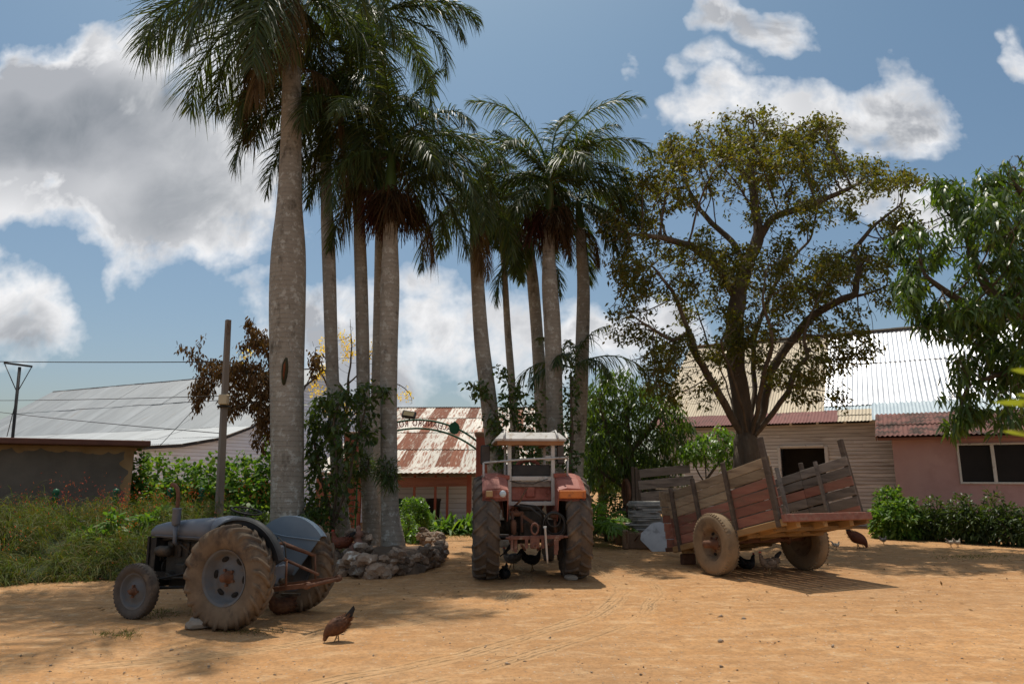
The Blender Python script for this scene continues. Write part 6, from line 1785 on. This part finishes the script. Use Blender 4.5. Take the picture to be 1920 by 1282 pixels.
def old_cart():
    c = P(1243, 950, 19.2)
    r = empty('cart', (c.x, 19.2, 0), math.radians(6), label='old grey weathered plank cart behind the stacked stone slabs', cat='cart')
    m = MB()
    for z, a, b, h in ((1.83, -.62, .80, .22), (1.52, -.66, .84, .24), (1.20, -.60, .84, .26), (.9, -.6, .8, .24)):
        m.beam((a, 0, z - .10), (b, 0, z + .04), .03, h, bev=.006)
    m.build('side_panel', MT['plank_grey'], r); m = MB()
    for z, h in ((1.5, .24), (1.2, .26), (.9, .24)): m.beam((-.62, 1.4, z - .10), (.8, 1.4, z + .04), .03, h, bev=.006)
    m.build('side_panel', MT['plank_grey'], r)
    for x, h in ((-.80, 1.92), (-.70, 1.90), (-.62, 1.84), (.84, 1.68)):
        m = MB(); m.beam((x, .05, .55), (x + .0, .02, h), .07, .08, bev=.01); m.build('stake', MT['plank_dark'], r)
    m = MB(); m.box((.0, .7, .72), (1.7, 1.5, .1), bev=.01); m.box((.45, -.03, .95), (.5, .03, .42), 1, bev=.01); m.build('bed', [MT['plank_grey'], MT['brickred']], r)
    wheel(r, 'wheel', (-.35, -.0, .36), .35, .16, .2, 'tyre_dark', 'rusty', -1, holes=0, fine=30); wheel(r, 'wheel', (-.35, 1.4, .36), .35, .16, .2, 'tyre_dark', 'rusty', 1, holes=0, fine=30)
    m = MB(); m.lathe([(.30, 0), (.36, .03), (.36, .09), (.30, .12), (.26, .06)], 26, 'X', (-.98, .3, 1.25), closed=True); m.beam((-.92, .3, .7), (-.92, .3, 1.6), .04, .04); m.build('spare_rim', MT['rusty'], r)
old_cart()

# ---------------------------------------------------------------- stones
MT['slab'] = pm('rough_slab', (.24, .225, .20), (.38, .36, .33), 4, .9, bump=.7, isl=.2, c3=(.16, .13, .10), c3s=4)
MT['marble'] = pm('pale_polished_slab', (.36, .37, .38), (.50, .51, .52), 3, .45, bump=.15, c3=(.27, .27, .27), c3s=5, c3lo=.55)
def slabs():
    c = G(1212, 1000); y = 17.3; cx = P(1212, 960, y).x
    rs = random.Random(4)
    g = empty('low_wall', (P(1200, 1000, 16.9).x, 17.0, 0), math.radians(-8), label='low crumbling plastered masonry trough under the stack of slabs', cat='wall')
    m = MB(); m.box((.18, .45, .19), (1.15, 1.5, .38), bev=.03); m.box((-.33, -.25, .22), (.16, .3, .44), bev=.03); m.box((-.42, 1.4, .26), (.3, 1.4, .52), bev=.04)
    m.build('masonry', MT['earthwall'], g)
    m = MB(); m.tube([(-.12, -.33, .20), (-.02, -.40, .34), (.08, -.38, .26)], .018, 5); m.beam((-.3, -.38, .1), (-.3, -.42, .42), .03, .02); m.build('bent_iron', MT['rusty'], g)
    names = ['bottom', 'second from bottom', 'third from bottom', 'fourth from bottom', 'fifth from bottom', 'sixth from bottom', 'seventh', 'eighth', 'fifth from top', 'fourth from top', 'third from top', 'second from top', 'topmost']
    z = .40
    rs.seed(9)
    for k, nm in enumerate(names):
        t = rs.uniform(.032, .052); L = rs.uniform(.66, .88) + (.10 if k < 5 else 0); Wd = rs.uniform(.5, .62)
        m = MB(); n = 14; ph = rs.random() * 6
        poly = []
        for j in range(n):
            a = 2 * math.pi * j / n; q = 1 / max(abs(math.cos(a)), abs(math.sin(a))) * rs.uniform(.90, 1.0)
            poly.append((L / 2 * q * math.cos(a), Wd / 2 * q * math.sin(a)))
        m.prism(poly, 0, t, 0, 'Z')
        o = m.build('stone_slab', MT['slab'], None, label=f'rough grey stone slab, {nm} in the stack of thirteen', cat='stone slab', group='stacked stone slabs')
        o.location = (cx + .04 + rs.uniform(-.10, .10), y + .05 + rs.uniform(-.05, .05), z); o.rotation_euler = (rs.uniform(-.01, .01), rs.uniform(-.01, .01), rs.uniform(-.3, .3)); z += t + .010
    # big pale polygonal slab leaning on the trough
    a = G(1250, 1023)
    m = MB(); oc = [(-.16, 0), (.32, .02), (.36, .20), (.28, .44), (.02, .56), (-.14, .53), (-.35, .34), (-.37, .22)]
    m.prism([(x * 1.2, z * 1.2) for x, z in oc], 0, .045, 0, 'Y')
    o = m.build('stone_slab', [MT['marble']], None, label='big pale eight sided slab leaning beside the stack', cat='stone slab')
    o.location = (P(1238, 1020, 16.3).x, 16.25, 0); o.rotation_euler = (math.radians(-17), 0, math.radians(-6))
slabs()

def rock_wall():
    rs = random.Random(8)
    pts = [G(598, 1072), G(645, 1082), G(700, 1086), G(760, 1077), G(812, 1064), G(826, 1046), G(818, 1030), G(790, 1020)]
    path = catmull([tuple(p) for p in pts], 8)
    O = V(path[10]); O.z = 0
    r = empty('rock_wall', O, 0, label='low rubble rock wall curving round the bases of the left palms', cat='wall')
    m = MB()
    for i, q in enumerate(path):
        if i % 2: continue
        hmax = .32 + .06 * math.sin(i * .7)
        z = .06
        while z < hmax:
            s = rs.uniform(.06, .145)
            m.blob((q[0] - O.x + rs.uniform(-.05, .05), q[1] - O.y + .12 + rs.uniform(-.05, .05), z), (s * rs.uniform(.9, 1.4), s * rs.uniform(.8, 1.2), s * rs.uniform(.6, .95)), 2, .33, 0, None, rs.randint(0, 999), False, 1.5)
            z += s * .75
    for k in range(10):
        a = rs.random() * 6.28
        m.blob((P(672, 1040, 13).x - O.x + .17 * math.cos(a), 13.15 - O.y + .12 * math.sin(a), .30 + .16 * (k / 4)), (.12, .1, .08), 2, .3, 0, None, k, False, 1.5)
    m.build('stones', [pm('rubble_rock', (.17, .12, .085), (.30, .22, .16), 5, .95, bump=.9, bdist=.03, isl=.5, c3=(.50, .46, .40), c3s=3.2, c3lo=.56, c3hi=.63)], r)
    # soil heaped inside
    m = MB(); gx = 26; gy = 10; vs = []
    xa, xb = G(600, 1072).x, G(815, 1050).x
    for j in range(gy):
        for i in range(gx):
            x = xa + (xb - xa) * i / (gx - 1); y = 12.55 + (2.9) * j / (gy - 1)
            e = min(1, i / 4, (gx - 1 - i) / 4, j / 1.5, (gy - 1 - j) / 3); vs.append((x - O.x, y - O.y, -.03 + .33 * max(0, e) ** .5 + rs.uniform(-.015, .015)))
    m.add(vs, [(j * gx + i, j * gx + i + 1, (j + 1) * gx + i + 1, (j + 1) * gx + i) for j in range(gy - 1) for i in range(gx - 1)], 0, True)
    m.build('soil', [pm('dark_soil', (.09, .06, .04), (.15, .10, .065), 6, .95, bump=.8)], r)
    f = empty('stone_finial', (P(672, 1000, 13.15).x, 13.15, 0), 0, label='small turned terracotta finial standing on the rock wall', cat='finial')
    m = MB(); zt = P(672, 984, 13.15).z
    m.lathe([(.15, zt - .36), (.14, zt - .32), (.085, zt - .30), (.06, zt - .26), (.05, zt - .22), (.085, zt - .19), (.095, zt - .15), (.07, zt - .11), (.045, zt - .09), (.055, zt - .05), (.045, zt - .015), (.001, zt)], 18, 'Z')
    m.lathe([(.17, .3), (.16, zt - .36), (.001, zt - .36)], 12, 'Z'); m.build('turned_stone', [pm('terracotta', (.20, .10, .07), (.28, .15, .11), 6, .9)], f)
    # loose stones
    for (px, py, s, lab) in ((370, 1178, .13, 'squared pale stone chocking the grey tractor rear tyre'), (1070, 1087, .10, 'small grey stone beside the right rear tyre of the red tractor'), (915, 1075, .05, 'tiny stone near the left tyre of the red tractor')):
        g = G(px, py); m = MB()
        m.blob((0, 0, s * .45), (s * 1.1, s * .8, s * .55), 2, .2, 0, None, int(px), False, 1.2)
        o = m.build('stone', MT['concrete'], None, label=lab, cat='stone'); o.location = (g.x, g.y, 0)
rock_wall()

# ---------------------------------------------------------------- hens
def featherm(name, cols):
    n = NT(name); v = n.coord('Object')
    a = n.noise(v, 26, 3, .7); b = n.noise(v, 7, 2, .5)
    col = n.ramp(n.math('MULTIPLY_ADD', a, .6, n.math('MULTIPLY', b, .4)), [(.32, cols[0]), (.5, cols[1]), (.66, cols[2])])
    n.bsdf(col, .7, 0, n.bump(n.vor(v, 48), .4, .006), .3); return n.mat
MT['hen_brown'] = featherm('brown_feathers', [(.05, .022, .012), (.11, .045, .02), (.17, .08, .035)])
MT['hen_red'] = featherm('red_brown_feathers', [(.07, .02, .01), (.14, .04, .018), (.05, .018, .012)])
MT['hen_black'] = featherm('black_feathers', [(.008, .008, .009), (.02, .02, .022), (.06, .05, .045)])
MT['hen_grey'] = featherm('speckled_grey_feathers', [(.06, .05, .045), (.16, .14, .12), (.32, .29, .25)])
MT['hen_cream'] = featherm('cream_speckled_feathers', [(.10, .07, .05), (.25, .19, .14), (.06, .05, .04)])
MT['chick'] = featherm('pale_chick_down', [(.25, .2, .15), (.42, .36, .28), (.3, .25, .2)])
MT['comb'] = pm('red_comb', (.35, .02, .015), (.45, .04, .03), 9, .5)
MT['hleg'] = pm('scaly_leg', (.22, .13, .06), (.30, .19, .09), 20, .6)
MT['beak'] = pm('horn_beak', (.25, .18, .1), (.3, .22, .13), 20, .4)
MT['tailblack'] = featherm('dark_tail', [(.006, .007, .008), (.015, .016, .018), (.03, .028, .026)])

def hen(loc, rz, label, mat, pose='stand', s=1.0, cat='hen', tailmat='tailblack'):
    """head points along +x"""
    r = empty('hen' if cat != 'chick' else 'chick', (loc[0], loc[1], 0), rz, label=label, cat=cat)
    if pose == 'peck':
        st = [(-.165, .345, .012, .035), (-.14, .315, .045, .06), (-.09, .275, .095, .095), (-.03, .235, .115, .118), (.045, .20, .112, .118), (.11, .155, .082, .092), (.15, .115, .048, .055), (.165, .075, .033, .036), (.172, .045, .027, .027), (.178, .025, .014, .014)]
        beak = ((.178, 0, .03), (.186, 0, -.0)); eye = (.176, .05); comb = (.19, .052)
        tail = [(-.12, .27), (-.20, .33), (-.235, .44), (-.215, .49), (-.16, .43), (-.08, .33)]
    elif pose == 'sit':
        st = [(-.17, .18, .012, .03), (-.14, .15, .05, .05), (-.08, .105, .095, .085), (.0, .09, .115, .09), (.07, .10, .10, .085), (.115, .14, .06, .06), (.135, .19, .036, .038), (.145, .23, .028, .028), (.16, .25, .025, .023), (.18, .252, .013, .013)]
        beak = ((.178, 0, .252), (.205, 0, .245)); eye = (.165, .256); comb = (.155, .28)
        tail = [(-.12, .15), (-.21, .21), (-.24, .26), (-.20, .27), (-.13, .22), (-.09, .18)]
    else:
        st = [(-.18, .275, .012, .03), (-.15, .258, .035, .045), (-.10, .235, .075, .072), (-.03, .215, .092, .092), (.05, .215, .088, .09), (.105, .245, .062, .068), (.135, .295, .036, .042), (.148, .345, .027, .03), (.162, .372, .026, .025), (.182, .374, .013, .013)]
        beak = ((.18, 0, .374), (.208, 0, .366)); eye = (.167, .38); comb = (.155, .405)
        tail = [(-.13, .25), (-.20, .32), (-.255, .40), (-.235, .43), (-.16, .38), (-.10, .29)]
    m = MB(); secs = []; pts = catmull([(x, z, a, b) for x, z, a, b in st], 3); n = 14
    for i, q in enumerate(pts):
        a = pts[max(i - 1, 0)]; b = pts[min(i + 1, len(pts) - 1)]; dx, dz = b[0] - a[0], b[1] - a[1]; L = math.hypot(dx, dz); tx, tz = dx / L, dz / L
        secs.append([((q[0] - tz * q[3] * math.sin(t)) * s, q[2] * math.cos(t) * s, (q[1] + tx * q[3] * math.sin(t)) * s) for t in [2 * math.pi * k / n for k in range(n)]])
    loft(m, secs)
    m.build('body', MT[mat], r)
    rs = np.random.RandomState(int(abs(loc[0]) * 100) % 999); S_ = np.array(secs); kk = 260 if cat != 'chick' else 60
    i = rs.randint(2, len(secs) - 5, kk); j = rs.randint(0, n, kk)
    B = S_[i, j]; ctr = S_[i].mean(1); T_ = nrm(S_[i - 1].mean(1) - S_[i + 1].mean(1)); Nn = nrm(B - ctr)
    v, q = strips(B - Nn * .004 * s, T_ + Nn * .22, .055 * s * rs.uniform(.7, 1.2, kk), .026 * s, Nn + rs.normal(size=(kk, 3)) * .1, .05, (0, .4, .8, 1), (.5, 1, .9, .3), rs)
    np_mesh('plumage', v, q, MT[mat], r)
    m = MB()
    for off, sc in ((-.022, .92), (-.008, 1.0), (.008, .98), (.022, .9)):
        m.prism([((x + .1 * (1 - sc)) * s, (z * sc + .25 * (1 - sc)) * s) for x, z in tail], (off - .004) * s, (off + .004) * s)
    m.build('tail', MT[tailmat], r)
    for sd in (1, -1):
        m = MB(); z0 = {'peck': .22, 'sit': .10, 'stand': .225}[pose]
        m.blob((-.03 * s, sd * .082 * s, z0 * s), (.10 * s, .022 * s, .055 * s), 2, .12, 0, None, 3)
        m.build('wing', MT[mat], r)
    m = MB(); m.tube([V(beak[0]) * s, V(beak[1]) * s], [.010 * s, .002 * s], 6); m.build('beak', MT['beak'], r)
    if cat != 'chick':
        m = MB(); cx, cz = comb
        if pose == 'peck': m.prism([((cx + a) * s, (cz + b) * s) for a, b in ((-.01, -.02), (.012, -.018), (.008, -.005), (.016, .004), (.006, .012), (.01, .024), (-.008, .026))], -.004 * s, .004 * s)
        else: m.prism([((cx + a) * s, (cz + b) * s) for a, b in ((-.025, -.008), (-.02, .012), (-.008, .004), (0, .016), (.010, .005), (.02, .010), (.024, -.012))], -.004 * s, .004 * s)
        m.build('comb', MT['comb'], r)
    if pose != 'sit':
        for sd in (1, -1):
            m = MB(); fx = .01 + .035 * sd
            m.tube([(0.0 * s, sd * .04 * s, .16 * s), ((-.005 + fx * .3) * s, sd * .045 * s, .10 * s), ((fx) * s, sd * .045 * s, .008 * s)], [.022 * s, .010 * s, .007 * s], 7)
            for an in (-.5, 0, .5, math.pi): m.tube([(fx * s, sd * .045 * s, .007 * s), ((fx + .045 * math.cos(an) * (.6 if an > 3 else 1)) * s, (sd * .045 + .045 * math.sin(an)) * s, .004 * s)], [.006 * s, .003 * s], 5)
            m.build('leg', MT['hleg'], r)
    return r
R_ = math.radians
def hg(px, py): g = G(px, py); return (g.x, g.y)
hen(hg(632, 1203), R_(197), 'brown hen pecking the ground in the foreground, dark tail up', 'hen_brown', 'peck', .72)
hen((G(960, 1068).x, G(960, 1068).y), R_(165), 'speckled grey hen standing under the red tractor on the left', 'hen_grey', 'stand', .95)
hen((G(998, 1070).x, G(998, 1070).y), R_(15), 'black hen standing under the middle of the red tractor', 'hen_black', 'stand', .92)
hen((G(947, 1084).x, G(947, 1084).y), R_(80), 'small black hen sitting beside the left rear tyre of the red tractor', 'hen_black', 'sit', .85)
hen(hg(1443, 1078), R_(185), 'cream speckled hen standing under the wooden cart', 'hen_cream', 'stand', .95)
hen(hg(1402, 1066), R_(20), 'dark hen sitting in the shade behind the near cart wheel', 'hen_black', 'sit', .95)
hen(hg(1609, 1028), R_(-10), 'red brown hen walking beyond the cart by the pink house', 'hen_red', 'peck', 1.1)
hen(hg(530, 1150), R_(210), 'brown hen resting in the shade between the grey tractor rear wheels', 'hen_brown', 'sit', 1.1)
b = hen((P(640, 1020, 12.75).x, 12.75), R_(170), 'black and red hen perched on the rock wall behind the tractor', 'hen_red', 'sit', 1.1); b.location.z = .42
hen(hg(1568, 1030), R_(-5), 'pale chick nearest the cart wheel', 'chick', 'stand', .48, 'chick', 'chick')
hen(hg(1619, 1026), R_(20), 'pale chick at the feet of the red brown hen', 'chick', 'stand', .48, 'chick', 'chick')
hen(hg(1657, 1020), R_(10), 'grey chick to the right of the red brown hen', 'hen_grey', 'stand', .5, 'chick', 'hen_grey')
hen(hg(1783, 1025), R_(5), 'speckled pale chick before the house kerb, the left one of two', 'chick', 'stand', .5, 'chick', 'hen_grey')
hen(hg(1796, 1025), R_(15), 'pale chick before the house kerb, the right one of two', 'chick', 'stand', .5, 'chick', 'chick')
